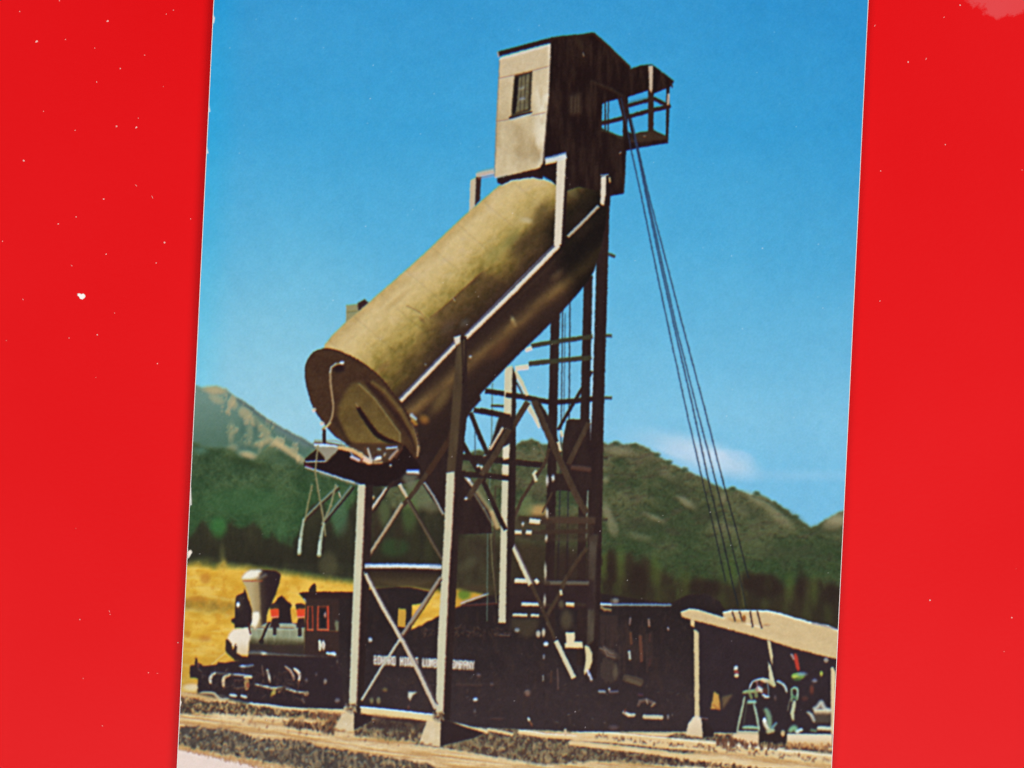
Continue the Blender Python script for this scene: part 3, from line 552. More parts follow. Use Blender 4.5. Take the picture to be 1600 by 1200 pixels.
poly(N7([(545, 488), (620, 560), (620, 600), (552, 606)]), (40, 26, 28), soft=.8)
line(N7([(540, 485), (580, 490)]), 2.5, (120, 84, 90), a=.8)
# pump and gear under the roof
pu = ident('printed_machinery', None, 'green hoist engine under the shelter roof')
def rl(pts, wd, c, a=.9, soft=.9, id=None): (curve if len(pts) > 2 else line)(R8(pts), wd*1.05, c, a=a, soft=soft*1.15, id=id)
poly(R8([(200, 1010), (510, 1010), (520, 1140), (380, 1150), (180, 1050)]), (236, 208, 168), pu, soft=.8)
poly(R8([(870, 1005), (1440, 1010), (1440, 1160), (1000, 1160), (870, 1100)]), lambda X, Y: mixc((238, 220, 190), (224, 184, 130), sm(1150, 1168, Y)), pu, soft=.8)
poly(R8([(523, 990), (870, 990), (870, 1130), (523, 1140)]), (42, 27, 27), soft=.8)
specks(R8([(0, 1040), (300, 1090), (500, 1130), (500, 1180), (0, 1180)]), [(110, 66, 46), (90, 56, 44)], 90, 2, 4, 2, 6, 21, a=.7)
specks(R8([(880, 1130), (1400, 1140), (1400, 1190), (880, 1190)]), [(110, 66, 46), (200, 150, 96)], 60, 2, 4, 2, 5, 22, a=.7)
specks(R8([(530, 1130), (880, 1130), (880, 1190), (530, 1190)]), [(190, 160, 110), (120, 90, 64), (90, 60, 50)], 50, 2, 3, 3, 6, 23, a=.8)
fs = ident('a_frame_stand', pu, 'pale green stand under the pulley')
rl([(345, 545), (300, 760), (250, 975)], 3.6, (158, 176, 146), .95, .9, fs); rl([(460, 640), (500, 800), (525, 970)], 3.6, (156, 180, 156), .95, .9, fs); rl([(380, 600), (350, 760), (330, 900)], 1.6, (84, 90, 76), .7)
rl([(325, 930), (420, 925), (515, 935)], 5, (158, 190, 162), .95, 1.4, fs); rl([(260, 985), (500, 990)], 4, (214, 204, 172), .9)
rl([(330, 490), (400, 475), (480, 470), (520, 470)], 5.5, (152, 168, 126), 1, 1.2, fs); rl([(400, 480), (430, 560)], 4, (140, 160, 104), .8); rl([(400, 610), (470, 610)], 5, (150, 196, 184), .95, 1.5); rl([(480, 460), (490, 540)], 5, (140, 150, 100), .8)
wh = ident('flywheel', pu)
rl([(405, 440), (425, 380), (480, 340), (560, 320), (620, 330)], 3.2, (186, 206, 222), .95, .9, wh); rl([(570, 340), (630, 345)], 6, (222, 206, 176), .95); rl([(600, 360), (635, 370), (640, 480), (648, 550)], 2, (110, 140, 150), .9); rl([(570, 520), (610, 545), (645, 550)], 4, (206, 218, 236), .95, 1, wh)
rl([(520, 440), (560, 470)], 6, (224, 222, 210), .9, 1.3); rl([(490, 350), (500, 460)], 4, (170, 120, 120), .7); ell(R8([(600, 470)])[0], 4, 5, (84, 44, 36), soft=1.5, a=.9); ell(R8([(465, 400)])[0], 3.5, 5, (40, 24, 26), soft=1.2); ell(R8([(550, 385)])[0], 3, 4, (80, 40, 40), soft=1.5)
rl([(750, 355), (810, 375), (850, 420), (870, 485)], 3.6, (188, 206, 206), .95, 1, wh); rl([(755, 350), (800, 365)], 3, (140, 170, 200), .9)
rl([(640, 345), (690, 385), (715, 405)], 6, (200, 196, 150), .9, 1.2)
rl([(605, 700), (640, 760), (650, 830), (660, 930)], 8, (126, 160, 128), .85, 2); rl([(590, 830), (605, 900), (640, 950)], 6, (222, 220, 196), .95, 1.5); rl([(640, 975), (690, 965)], 7, (196, 200, 156), .9, 1.5); rl([(690, 930), (735, 880)], 4, (110, 150, 160), .8); ell(R8([(590, 840)])[0], 2.6, 4, (226, 234, 244), soft=1.2)
pb = ident('hand_pump', pu, 'green pump body')
rl([(930, 450), (960, 430), (1000, 440), (1005, 500), (995, 580)], 4, (150, 184, 164), .95, 1, pb); rl([(930, 450), (935, 520), (930, 600)], 3.4, (130, 160, 120), .9); rl([(945, 540), (985, 560)], 5, (90, 130, 96), .8)
rl([(965, 600), (955, 680), (935, 740), (950, 830)], 5.5, (206, 212, 172), .95, 1.2, pb); rl([(915, 560), (890, 660), (885, 720)], 2, (130, 130, 110), .7); ell(R8([(970, 490)])[0], 3, 4, (50, 30, 30), soft=1)
rl([(910, 970), (960, 920), (1000, 970)], 8, (130, 176, 136), .9, 2, pb); rl([(1000, 980), (1050, 955)], 5, (206, 222, 222), .9)
rr = ident('red_lever', pu, 'red lever above the pump'); rl([(975, 10), (990, 90), (1015, 200)], 6, (196, 62, 46), .95, 1, rr); rl([(930, 20), (955, 70)], 3.4, (190, 160, 160), .8)
ell(R8([(1010, 285)])[0], 10, 5.5, (122, 158, 74), pb, soft=1.5); ell(R8([(980, 290)])[0], 5, 3, (190, 206, 96), soft=2); ell(R8([(1060, 262)])[0], 7, 3, (120, 150, 170), soft=2, a=.8); ell(R8([(1000, 325)])[0], 6, 3, (60, 96, 50), soft=2, a=.8)
ell(R8([(1300, 255)])[0], 2.4, 4, (176, 184, 84), soft=1.2); ell(R8([(1215, 345)])[0], 4, 3, (130, 130, 150), soft=2, a=.8); ell(R8([(1180, 450)])[0], 3.4, 7, (116, 60, 46), soft=2, a=.8); ell(R8([(1095, 560)])[0], 5, 4, (84, 50, 46), soft=2, a=.8)
ell(R8([(1360, 85)])[0], 3.6, 4, (180, 170, 160), soft=1.5, a=.8); ell(R8([(235, 190)])[0], 3, 4, (206, 206, 206), soft=1.3, rot=.5); ell(R8([(243, 235)])[0], 4, 2.6, (150, 66, 54), soft=1.2); ell(R8([(243, 280)])[0], 3.6, 3, (220, 208, 172), soft=1.2)
tk = ident('fuel_can', pu, 'pale cylindrical can')
poly(R8([(1200, 700), (1420, 700), (1420, 870), (1230, 870)]), lambda X, Y: mixc((244, 232, 200), (76, 64, 56), sm(1108, 1118, Y)), tk, soft=1.2)
rl([(1210, 690), (1260, 670), (1300, 600), (1320, 680), (1420, 720)], 7, (206, 206, 190), .85, 2, tk); rl([(1130, 740), (1180, 770), (1210, 850)], 5, (190, 190, 176), .9, 1.5); rl([(1270, 935), (1410, 940)], 6, (222, 222, 196), .95, 1.5); rl([(1180, 960), (1230, 970)], 4, (110, 140, 110), .8, 1.5)
poly(R8([(0, 500), (20, 520), (40, 640), (40, 700), (0, 700)]), (206, 150, 66), soft=1); ell(R8([(10, 650)])[0], 4, 5, (150, 80, 40), soft=2, a=.7)
poly(K([(455, 850), (490, 880), (500, 1000), (425, 995), (440, 930)]), (206, 156, 76), soft=.8); line(K([(450, 965), (500, 1000)]), 3, (160, 90, 50), a=.6, soft=1.5)
poly(R8([(60, 545), (200, 510), (70, 700)]), (120, 96, 66), soft=1.5, a=.8)
ell(R8([(725, 560)])[0], 2, 4, (90, 70, 70), soft=1.5); ell(R8([(820, 1000)])[0], 3, 5, (206, 176, 130), soft=1.2)

# --- coaling tower: frame from back to front
tow = ident('printed_coaling_tower', None, 'tall timber coaling tower with slanted tank')
def mem(kind, pts, wd, c, a=1, soft=.6, w2=None, label=None):
    line(pts, wd, c, ident(kind, tow, label), a=a, w2=w2, soft=soft, cap=wd >= 3.5)
def mpoly(kind, pts, c, soft=.4, label=None, jit=0):
    poly(pts, c, ident(kind, tow, label), soft=soft, jit=jit)
dkc = lambda X, Y: mixc((36, 20, 22), (50, 34, 30), fbm(X, Y, 8, 30, 161))
brc = lambda X, Y: mixc((58, 40, 30), (84, 66, 50), fbm(X, Y, 6, 16, 163))
lic = lambda X, Y: mixc((222, 210, 178), (204, 204, 174), fbm(X, Y, 9, 22, 165))
# back hoist cables
for pts, wd in (([(879, 480), (877, 660), (872, 905)], 1.8), ([(890.5, 470), (889, 660), (886, 905)], 2), ([(883, 490), (881, 660)], 1)): mem('hoist_rope', pts, wd, (38, 34, 44), .9)
for pts, c in (([(769.5, 600), (768, 690), (762, 830), (761, 970)], (84, 104, 92)), ([(742, 660), (742.5, 710)], (60, 80, 96)), ([(767, 830), (769, 880), (776, 942)], (120, 112, 78)), ([(774, 760), (772, 850), (774, 930)], (70, 50, 40)), ([(757, 745), (764, 780)], (120, 130, 110))): mem('hoist_rope', pts, 1.8, c, .85)
mpoly('chute_bin', [(712, 735), (727, 735), (768, 800), (768, 833), (706, 835), (706, 760)], dkc)
line(G6([(1150, 20), (1195, 75)]), 5, (190, 186, 170), a=.9, soft=1); line(G6([(1220, 110), (1312, 240)]), 6, (150, 140, 100), a=.85, soft=1.5); line(G7([(275, 240), (310, 330)]), 8, (206, 176, 126), a=.8, soft=2)
mpoly('pillar', [(861, 480), (875, 480), (871, 640), (866, 900), (866, 1000), (852, 1000), (852, 880), (857, 640)], dkc)
mpoly('pillar', [(912, 440), (926, 430), (921, 640), (915, 890), (914, 1040), (901, 1040), (902, 880), (907, 640)], dkc)
line([(929, 410), (927, 480), (924.5, 620), (921, 740)], 2.6, (176, 206, 226), a=.85)
line([(919, 768), (917, 800), (916, 840)], 3, (150, 170, 150), a=.7)
p3 = ident('pillar', tow, 'tallest dark timber pillar at right')
poly([(936, 300), (953, 300), (947, 520), (943.5, 640), (942, 740), (938, 940), (932, 1060), (914, 1062), (917, 900), (920, 740), (925, 640), (930, 480), (932, 400)], dkc, p3)
poly([(926, 835), (934, 835), (931, 880), (928, 1000), (917, 1010), (920, 840)], lambda X, Y: mixc((66, 54, 44), (98, 90, 74), fbm(X, Y, 4, 20, 167)), soft=1.2, a=.8)
for pts in ([(950, 397), (961, 402)], [(945, 525), (956, 525)], [(944, 622), (956, 622)], [(942, 715), (950, 716)], [(940, 812), (949, 812)]): mem('beam_end', pts, 5, (60, 54, 40), a=.9)
# hoist bucket housing
mpoly('hoist_bucket', [(885, 658), (890, 655), (922, 655), (924, 735), (923, 765), (905, 770), (878, 766), (861, 768), (858, 740), (878, 740), (879, 692)], dkc)
line([(895, 730), (920, 733)], 7, (92, 62, 52), a=.8, soft=1.5)
# rungs
poly([(795, 808), (850, 805), (928, 806), (928, 846), (850, 846), (795, 842)], lambda X, Y: mixc((52, 34, 28), (78, 62, 46), fbm(X, Y, 9, 5, 172)), soft=2, a=.62)
poly([(795, 852), (850, 850), (850, 906), (795, 906)], (54, 40, 28), soft=4, a=.6); poly([(866, 862), (921, 868), (921, 912), (866, 912)], (50, 33, 29), soft=5, a=.75)
poly([(794, 906), (930, 906), (930, 952), (794, 952)], (46, 29, 30), soft=2.5, a=.9)
line([(872, 850), (871, 905)], 2.5, (40, 24, 24), a=.6, soft=1.5); line([(886, 850), (885, 905)], 2.5, (40, 24, 24), a=.6, soft=1.5)
olv = lambda X, Y: mixc((50, 52, 38), (70, 62, 44), fbm(X, Y, 6, 4, 171))
for pts, wd in (([(830, 541), (870, 534), (926, 526)], 7), ([(826, 569), (860, 565), (924, 559)], 7.5), ([(758, 611), (800, 617), (825, 622), (860, 629), (895, 627), (930, 623)], 8), ([(740, 641), (770, 646), (797, 651)], 8), ([(722, 714), (760, 717), (800, 722), (852, 727)], 9), ([(722, 741), (760, 743), (802, 748)], 8), ([(767, 634), (787, 635)], 4)):
    mem('rung', pts, wd, olv if wd < 8 else dkc)
for pts, wd, c in (([(846, 812), (930, 813)], 10, (74, 54, 42)), ([(845, 831), (918, 830)], 7, (62, 44, 34)), ([(850, 910), (920, 911)], 6, (98, 88, 76)), ([(810, 810), (826, 811)], 8, (60, 46, 34))): mem('rung', pts, wd, c, .95, 1)
for pts, wd in (([(821, 547), (831, 543.5)], 6.5), ([(805, 575.5), (826, 572.5)], 8), ([(827, 813.5), (844, 815.5)], 7.5), ([(792, 831), (815, 831.5)], 5.6), ([(822, 831), (831, 832.5)], 6), ([(804, 907), (828, 908)], 7), ([(836, 905), (841, 911)], 6), ([(815, 944), (846, 944.5)], 4.6), ([(884, 943), (897, 944)], 5), ([(801, 960.5), (824, 961)], 4.2), ([(829, 961), (842, 961.5)], 4.2)):
    (line([pts[0], (pts[1][0]+16, pts[1][1]+.5)], wd, (60, 44, 36), a=.8, soft=1.2) if pts[0][1] > 800 else None); mem('rung', pts, wd, (222, 214, 194), label='sunlit end of a rung')
line([(815, 941.5), (846, 942)], 1.5, (150, 176, 214), a=.8); line([(885, 946), (897, 947)], 2, (214, 166, 96), a=.8)
for p, r1, r2, c in (((853, 1006), 4, 3.4, (222, 232, 244)), ((841, 990), 3.4, 5.5, (206, 196, 176)), ((849, 988), 2.6, 6, (220, 206, 180)), ((808, 984), 3.6, 3, (190, 206, 230)), ((851, 938), 1.8, 8, (206, 200, 176)), ((853.5, 841), 2, 5, (206, 200, 180)), ((852, 893), 2, 12, (200, 196, 170)), ((855, 802), 2.2, 7, (206, 200, 180)), ((855, 751), 2.2, 8, (196, 196, 190)), ((817, 819), 2, 3, (206, 206, 206)), ((864, 747), 2.4, 5, (206, 214, 214))):
    ell(p, r1, r2, c, soft=1.3, a=.9)
ell((885, 968), 9, 15, (82, 70, 52), soft=5, a=.8); ell((877, 944), 4, 6, (96, 84, 62), soft=2.5, a=.8)
poly(J([(100, 350), (340, 350), (300, 480), (230, 520), (100, 440)]), (78, 66, 46), soft=3, a=.6)
# diagonals behind
for pts, wd, c in (([(762, 710), (748, 678), (735, 645)], 7, dkc), ([(722, 692), (737, 718), (757, 752)], 8, dkc), ([(755, 752), (772, 790), (789, 827)], 7, dkc), ([(825, 628), (798, 672), (772, 712)], 9, brc), ([(772, 712), (750, 750), (730, 780)], 9, brc), ([(840, 630), (860, 664), (872, 700)], 8, dkc), ([(925, 580), (895, 632), (872, 672)], 5, dkc), ([(858, 700), (852, 722), (836, 748), (815, 780), (804, 808)], 5, brc), ([(920, 660), (905, 690), (888, 725)], 8, brc), ([(834, 626), (850, 664), (866, 700), (882, 735), (902, 777), (917, 802)], 10, brc), ([(917, 855), (900, 878), (885, 902), (872, 932), (855, 960)], 6, brc), ([(862, 770), (848, 800)], 3, brc)):
    mem('brace', pts, wd, c)
for pts, wd, w2 in (([(804, 580), (815, 598), (824, 618)], 7, 5), ([(825, 634), (835, 650), (843, 668)], 9, 4), ([(766, 701), (776, 684), (787, 666)], 5, 4), ([(838, 752), (834, 741), (838, 735)], 5, 3), ([(796, 841), (829, 914)], 6, 7), ([(868.5, 1001), (896.5, 1059)], 7, 7.5), ([(877, 930), (876, 922)], 4, 4), ([(855, 973), (860, 983)], 3, 3), ([(876, 672), (879, 682)], 4, 4), ([(872, 690), (876, 705)], 5, 3)):
    mem('brace', pts, wd, lic, w2=w2, label='sunlit brace')
mem('brace', [(830, 912), (845, 945), (868, 1001)], 6, brc, w2=5); line([(801, 845), (833, 912)], 2.5, (120, 92, 96), a=.8, soft=1)
line([(800, 585), (808, 600), (820, 622)], 3, (60, 40, 34), a=.8); line([(840, 690), (852, 715)], 2, (130, 110, 84), a=.6)
line([(742, 773), (756, 795), (770, 820)], 3, (150, 150, 126), a=.6, soft=1.5)
# middle leg
def mleg(pts, dark):
    poly(dark, dkc, ident('leg', tow), soft=.4); poly(pts, lic, ident('leg', tow, 'sunlit middle leg'), soft=.5)
mleg([(789, 574), (801, 571), (799, 650), (795, 725), (793, 800), (790, 973), (779, 973), (783, 800), (785, 725), (787, 650)], [(800, 570), (807, 590), (806, 650), (806, 740), (804, 850), (800, 860), (794, 974), (789, 974), (792, 800)])
mem('brace', [(825, 628), (798, 672), (772, 712)], 8.5, brc); mem('rung', [(722, 714), (760, 717), (800, 722), (815, 723)], 9, dkc)
mem('rung', [(722, 741), (760, 743), (802, 748)], 8, dkc); mem('rung', [(750, 641), (770, 645), (797, 651)], 7.5, dkc); mem('rung', [(790, 617), (812, 620)], 7.5, dkc)
mem('brace', [(772, 790), (782, 812), (790, 828)], 7, dkc); line([(765, 700), (783, 670)], 3.4, (196, 172, 150), a=.9); line([(755, 737), (752, 729)], 4, (210, 206, 200), a=.9)
for p in ((728, 779), (747, 728), (733, 750), (758, 713), (784, 681)): ell(p, 2.6, 2.2, (206, 214, 230), soft=1.2, a=.9)
mpoly('chute_bin', [(780, 650), (803, 650), (801, 690), (784, 702), (772, 722), (760, 728), (742, 722), (762, 710)], dkc, 1)
mem('brace', [(796, 670), (772, 712), (752, 742)], 9, brc); mem('brace', [(766, 702), (786, 668)], 4, (206, 186, 160)); poly([(786, 698), (795, 696), (795, 716), (786, 719)], (230, 220, 194), soft=.6); poly([(785, 727), (794.5, 727), (794, 738), (784.5, 738)], (226, 216, 190), soft=.6)
# cream bracket at the foot
bk = ident('bracket', tow, 'cream curved bracket at the foot of the pillars')
poly(J([(553, 468), (630, 470), (628, 545), (690, 545), (700, 600), (548, 595), (545, 558), (560, 555)]), (238, 222, 180), bk, soft=.6); poly(J([(712, 575), (750, 590), (772, 640), (776, 710), (750, 775), (710, 822), (706, 790), (722, 700)]), (226, 212, 164), bk, soft=.6); line(J([(735, 790), (750, 820), (768, 860)]), 4, (190, 196, 220), a=.9, soft=1.2)

# --- the chute, tank and cabin
poly([(640, 700), (660, 640), (745, 600), (752, 625), (738, 640), (728, 655), (722, 735), (700, 800), (690, 800), (672, 775), (655, 748), (612, 762), (590, 750)], dkc, tow, soft=.6)
mpoly('counterweight_box', [(541, 477), (561, 475), (566, 520), (541, 520)], (156, 152, 112)); mpoly('counterweight_box', [(559, 474), (570, 468), (577, 474), (577, 510), (562, 505)], (54, 34, 34), .6)
line([(543, 488), (558, 487)], 2, (120, 124, 70), a=.8)
tank = ident('fuel_tank', tow, 'long slanted tan riveted tank')
tp = [(502, 546), (525, 517), (592, 459), (655, 404), (700, 361), (732, 331), (742, 323), (775, 294), (788, 285), (800, 281), (832, 277), (850, 280), (867, 286), (950, 286), (950, 330), (933, 415), (915, 446), (860, 507), (807, 557), (745, 622), (728, 640), (700, 690), (652, 717), (600, 700), (500, 650)]
def tnc(X, Y):
    d = .676*X+.737*Y; s = .737*X-.676*Y; t = (d-741)/218
    n = fbm(s, d, 30, 16, 181, 4); g = fbm(X, Y, 4, 4, 184); n2 = fbm(s, d, 60, 9, 187)
    c = np.zeros(X.shape+(3,), np.float32)
    ts = [0, .08, .2, .32, .45, .56, .64, .72, .8, .9, 1.0]
    cols = [(206, 176, 116), (224, 198, 142), (216, 188, 124), (186, 160, 88), (136, 112, 54), (90, 70, 36), (60, 42, 31), (56, 38, 30), (98, 72, 44), (76, 52, 36), (56, 34, 28)]
    tt = t + (n-.5)*.13
    for i in range(3): c[..., i] = np.interp(tt, ts, [q[i] for q in cols])
    # the shadow painted on the flank begins at a hard, straight edge
    lim = .365 + .10*sm(268, 290, s)*sm(340, 300, s) - .05*sm(340, 400, s) + .16*sm(158, 60, s)
    hard = sm(150, 175, s)*sm(275, 262, s)
    sh_ = sm(0, .015, t-lim)*hard + sm(-.06, .16, t-lim+(n-.5)*.12)*(1-hard)
    sh_ = sh_*sm(.66, .62, t)
    dk = mixc((104, 78, 46), (56, 38, 30), sm(lim, .62, t)); dk = mixc(dk, (112, 112, 62), sm(.5, .7, n2)*sm(250, 300, s)*sm(.5, .35, t)*.8)
    k = (.86*sm(40, 150, s)+.45*sm(150, 40, s)); c = mixc(c, (0, 0, 0), np.zeros_like(t)); c = c*(1-(sh_*k)[..., None]) + dk*(sh_*k)[..., None]
    low = sm(.66, .7, t); rb = np.exp(-((t-.80-(s-180)*.0002)/.05)**2)*(.45+.9*n)
    lc = mixc((48, 31, 26), (112, 84, 50), rb); lc = mixc(lc, (40, 24, 22), sm(.93, 1.0, t)*.6); c = c*(1-low[..., None])+lc*low[..., None]
    top = sm(352, 400, s+ (t-.5)*60); c = mixc(c, c*.45, top*sm(.35, .5, t))
    mo = fbm(s+d*.2, d, 9, 6, 188, 3); up = sm(.62, .55, t)
    c = mixc(c, c*np.array([.80, .82, .68]), sm(.3, .85, mo)*up*(.15+.75*sm(.12, .4, t)))
    c = mixc(c, np.array([222, 196, 152]), sm(.55, .8, fbm(X, Y, 22, 12, 189))*up*sm(.4, .1, t)*.5)
    for k in range(8):                              # faint ring seams of the sheeting
        c = c*(1-(np.exp(-((s-(20+k*54+t*26))/1.6)**2)*.05*up)[..., None])
    return c+(g-.5)[..., None]*np.array([16, 14, 9])*(.4+.6*sm(1, .2, t))[..., None]
poly(smooth(tp[:13])+tp[13:], tnc, tank, soft=.6) if 0 else poly(smooth(tp, 1), tnc, tank, soft=.6)
for p, r1, r2, c, al, ro in (((815, 345), 16, 9, (196, 172, 112), .6, -.6), ((830, 335), 10, 14, (176, 150, 90), .5, .3), ((838, 318), 8, 6, (200, 176, 124), .5, 0), ((845, 335), 9, 20, (72, 54, 34), .55, .5), ((822, 345), 8, 4, (206, 190, 150), .7, .2), ((775, 395), 24, 8, (150, 138, 74), .6, -.75), ((800, 372), 14, 8, (128, 122, 66), .6, -.75), ((820, 380), 26, 12, (66, 48, 32), .6, -.75), ((742, 440), 8, 3, (70, 50, 30), .6, -.7), ((700, 512), 14, 6, (96, 78, 70), .35, -.7), ((726, 505), 7, 5, (88, 80, 76), .6, -.6), ((620, 470), 22, 4, (186, 156, 96), .5, -.7), ((660, 500), 6, 3, (120, 90, 50), .7, .8), ((598, 575), 12, 5, (150, 104, 66), .35, -.7), ((570, 560), 14, 5, (196, 166, 112), .4, -.7), ((870, 430), 10, 5, (110, 86, 60), .5, -.7), ((802, 502), 3, 7, (196, 176, 120), .75, -.4), ((800, 508), 10, 4, (120, 88, 50), .6, -.8), ((690, 625), 8, 24, (130, 104, 58), .6, .62), ((780, 545), 18, 8, (100, 62, 38), .5, -.75), ((892, 300), 12, 6, (110, 98, 64), .6, .7), ((905, 350), 14, 20, (52, 36, 28), .5, .4), ((663, 655), 7, 6, (180, 120, 50), .7, .5), ((735, 558), 2, 2, (206, 196, 200), .9, 0), ((665, 570), 1.5, 1.5, (160, 150, 150), .7, 0)):
    ell(p, r1, r2, c, a=al, soft=max(1.5, min(r1, r2)*.8), rot=ro)
line([(636, 478), (655, 487), (668, 500)], 1.6, (120, 92, 50), a=.6, soft=1.5); line([(708, 466), (711, 471)], 1.2, (236, 226, 200), a=.9)
line([(672, 497), (710, 466), (750, 428)], 2, (84, 52, 32), a=.5, soft=1.2); 
line(Cc([(700, 590), (640, 660)]), 2, (120, 84, 50), a=.5)
# rim and end face
te = ident('tank_end', tow, 'dark open end of the tank')
fpz = [(500, 547), (510, 545), (520, 546), (532, 550), (557, 561), (580, 577), (600, 596), (622, 625), (640, 651), (652, 677), (656, 705), (652, 718), (640, 712), (625, 702), (600, 704), (575, 704), (545, 696), (525, 683), (507, 661), (495, 645), (487, 630), (479, 600), (477, 575), (482, 561), (490, 551)]
def fcc(X, Y):
    n = fbm(X, Y, 16, 16, 191); return mixc((60, 36, 26), (80, 54, 34), n)+(vnoise(X/2.3, Y/2.3, 7)-.5)[..., None]*10
poly(smooth(fpz), fcc, te, soft=.6)
def ofc(X, Y):
    n = fbm(X, Y, 14, 14, 193); return mixc((94, 72, 38), (124, 100, 50), sm(0, 1, n)*.6+.4*sm(640, 690, Y))+(vnoise(X/2.3, Y/2.3, 9)-.5)[..., None]*12
poly(Cc([(400, 480), (440, 465), (480, 480), (540, 560), (640, 690), (700, 790), (710, 850), (640, 880), (500, 890), (400, 870), (350, 820), (310, 700), (320, 610), (350, 540)]), ofc, soft=3)
line(Cc([(500, 480), (580, 560), (680, 680), (760, 790), (800, 860)]), 7, (50, 28, 24), a=.85, soft=2)
line(Cc([(530, 470), (600, 520), (700, 640), (780, 780), (815, 880)]), 6, (118, 92, 50), a=.75, soft=2)
line(Cc([(445, 480), (540, 570), (620, 680), (700, 790), (700, 840)]), 2.6, (150, 132, 82), a=.7, soft=1.3)
line(fpz[5:11], 2, (140, 104, 66), a=.6, soft=1); line(Cc([(765, 690), (800, 780), (815, 850), (810, 930)]), 3, (196, 160, 116), a=.9, soft=1)
line(smooth(fpz)[:38], 2.4, (48, 26, 22), a=.9, soft=1); line(smooth(fpz)[66:], 2, (44, 24, 22), a=.8)
curve(Cc([(440, 630), (470, 680), (520, 750), (560, 800), (630, 835), (700, 860)]), 8, (34, 16, 18), ident('door_slot', tow, 'curved dark slot in the tank end'), soft=1, taper=.6)
line(Cc([(425, 600), (440, 625)]), 2, (170, 140, 100), a=.7); line(Cc([(300, 700), (380, 850), (520, 885)]), 7, (44, 26, 22), a=.7, soft=3)
ell(Cc([(320, 380)])[0], 9, 7, (34, 16, 20), a=.9, soft=3)
rope = ident('rope', tow, 'pale rope hanging across the tank end')
curve(Cc([(345, 350), (300, 355), (270, 380), (264, 430), (272, 520), (285, 600), (282, 670), (262, 725), (215, 765)]), 3.2, (166, 138, 100), rope, soft=.7, taper=.8); line(Cc([(300, 352), (272, 375), (264, 410)]), 2.2, (180, 190, 190), a=.7); ell(Cc([(338, 348)])[0], 3.4, 2.6, (206, 214, 232), soft=1.2)
for p in ((165, 640), (215, 725)): ell(Cc([p])[0], 3.4, 3, (232, 204, 176), soft=1.4, a=.9)
# loading deck
dk = ident('loading_deck', tow, 'black trough below the tank mouth')
poly(U7([(40, 590), (160, 600), (300, 590), (380, 500), (440, 440), (560, 480), (590, 540), (700, 600), (760, 615), (860, 620), (980, 560), (1100, 470), (1180, 400), (1300, 560), (1360, 640), (1350, 700), (1200, 700), (1140, 770), (1000, 830), (980, 870), (820, 870), (700, 850), (560, 800), (300, 720), (40, 640)]), (32, 16, 17), dk, soft=.5)
poly(U7([(50, 560), (120, 500), (180, 448), (230, 490), (280, 560), (270, 590), (60, 600)]), (34, 18, 18), dk, soft=.5)
line(U7([(60, 595), (160, 588), (280, 590)]), 2.2, (160, 170, 206), a=.95)
poly(U7([(190, 425), (430, 415), (430, 450), (300, 590), (280, 560), (215, 470)]), (150, 144, 126), soft=1)
line(U7([(170, 400), (300, 405), (500, 420)]), 4.5, (196, 214, 240), a=.95); line(U7([(160, 375), (300, 380), (500, 415)]), 3.2, (110, 84, 56), ident('walkway', tow), a=.9, soft=.8); line(U7([(160, 350), (400, 355), (470, 380)]), 2, (150, 140, 112), a=.8)
line(U7([(270, 240), (270, 370)]), 5.5, (50, 30, 30), ident('stanchion', tow)); line(U7([(265, 205), (300, 190), (340, 150)]), 3, (200, 190, 130), a=.8)
line(U7([(440, 430), (580, 455), (680, 510), (770, 590)]), 5, (226, 184, 126), ident('coal_load', tow, 'pale rubble caught in the trough'), a=.95, soft=1, w2=8)
line(U7([(480, 420), (560, 470)]), 3, (206, 200, 150), a=.8)
poly(U7([(540, 400), (700, 380), (1130, 380), (1140, 440), (1040, 580), (880, 625), (760, 625), (660, 590), (600, 540)]), (74, 50, 34), te, soft=1.2, a=.95)
line(U7([(440, 430), (580, 455), (680, 510), (770, 590)]), 5, (222, 180, 126), a=.95, soft=1, w2=8)
for pts, wd, c in (([(580, 540), (660, 575)], 5, (214, 190, 206)), ([(720, 560), (790, 590)], 8, (240, 206, 186)), ([(765, 450), (790, 540), (800, 580)], 3.4, (206, 196, 180)), ([(735, 430), (745, 500)], 4, (96, 60, 40)), ([(840, 560), (900, 550)], 6, (236, 236, 240)), ([(840, 600), (920, 600)], 4, (190, 150, 110)), ([(880, 450), (900, 455)], 4, (130, 140, 140)), ([(980, 440), (1090, 430)], 3.4, (176, 196, 236)), ([(1100, 460), (1010, 560)], 4, (180, 150, 136)), ([(960, 500), (950, 520)], 3, (180, 160, 140)), ([(1150, 440), (1080, 540)], 3, (90, 56, 44)), ([(860, 500), (830, 560)], 3, (70, 40, 34)), ([(1020, 630), (1022, 636)], 3, (220, 220, 226)), ([(700, 560), (690, 590)], 3, (140, 70, 50))):
    line(U7(pts), wd, c, a=.9, soft=1)
line(U7([(60, 655), (180, 690), (300, 730), (460, 785), (600, 825)]), 3, (176, 184, 206), a=.9, soft=1); line(U7([(620, 842), (720, 852)]), 2, (120, 120, 176), a=.8); line(U7([(60, 628), (130, 650)]), 2.5, (130, 40, 36), a=.8)
poly(U7([(1205, 685), (1345, 690), (1350, 735), (1200, 725)]), (214, 222, 244), soft=1); line(U7([(1210, 690), (1340, 692)]), 2, (90, 120, 206), a=.9)
poly(U7([(1180, 735), (1345, 740), (1240, 900), (1150, 780)]), (104, 106, 86), soft=2, a=.8)
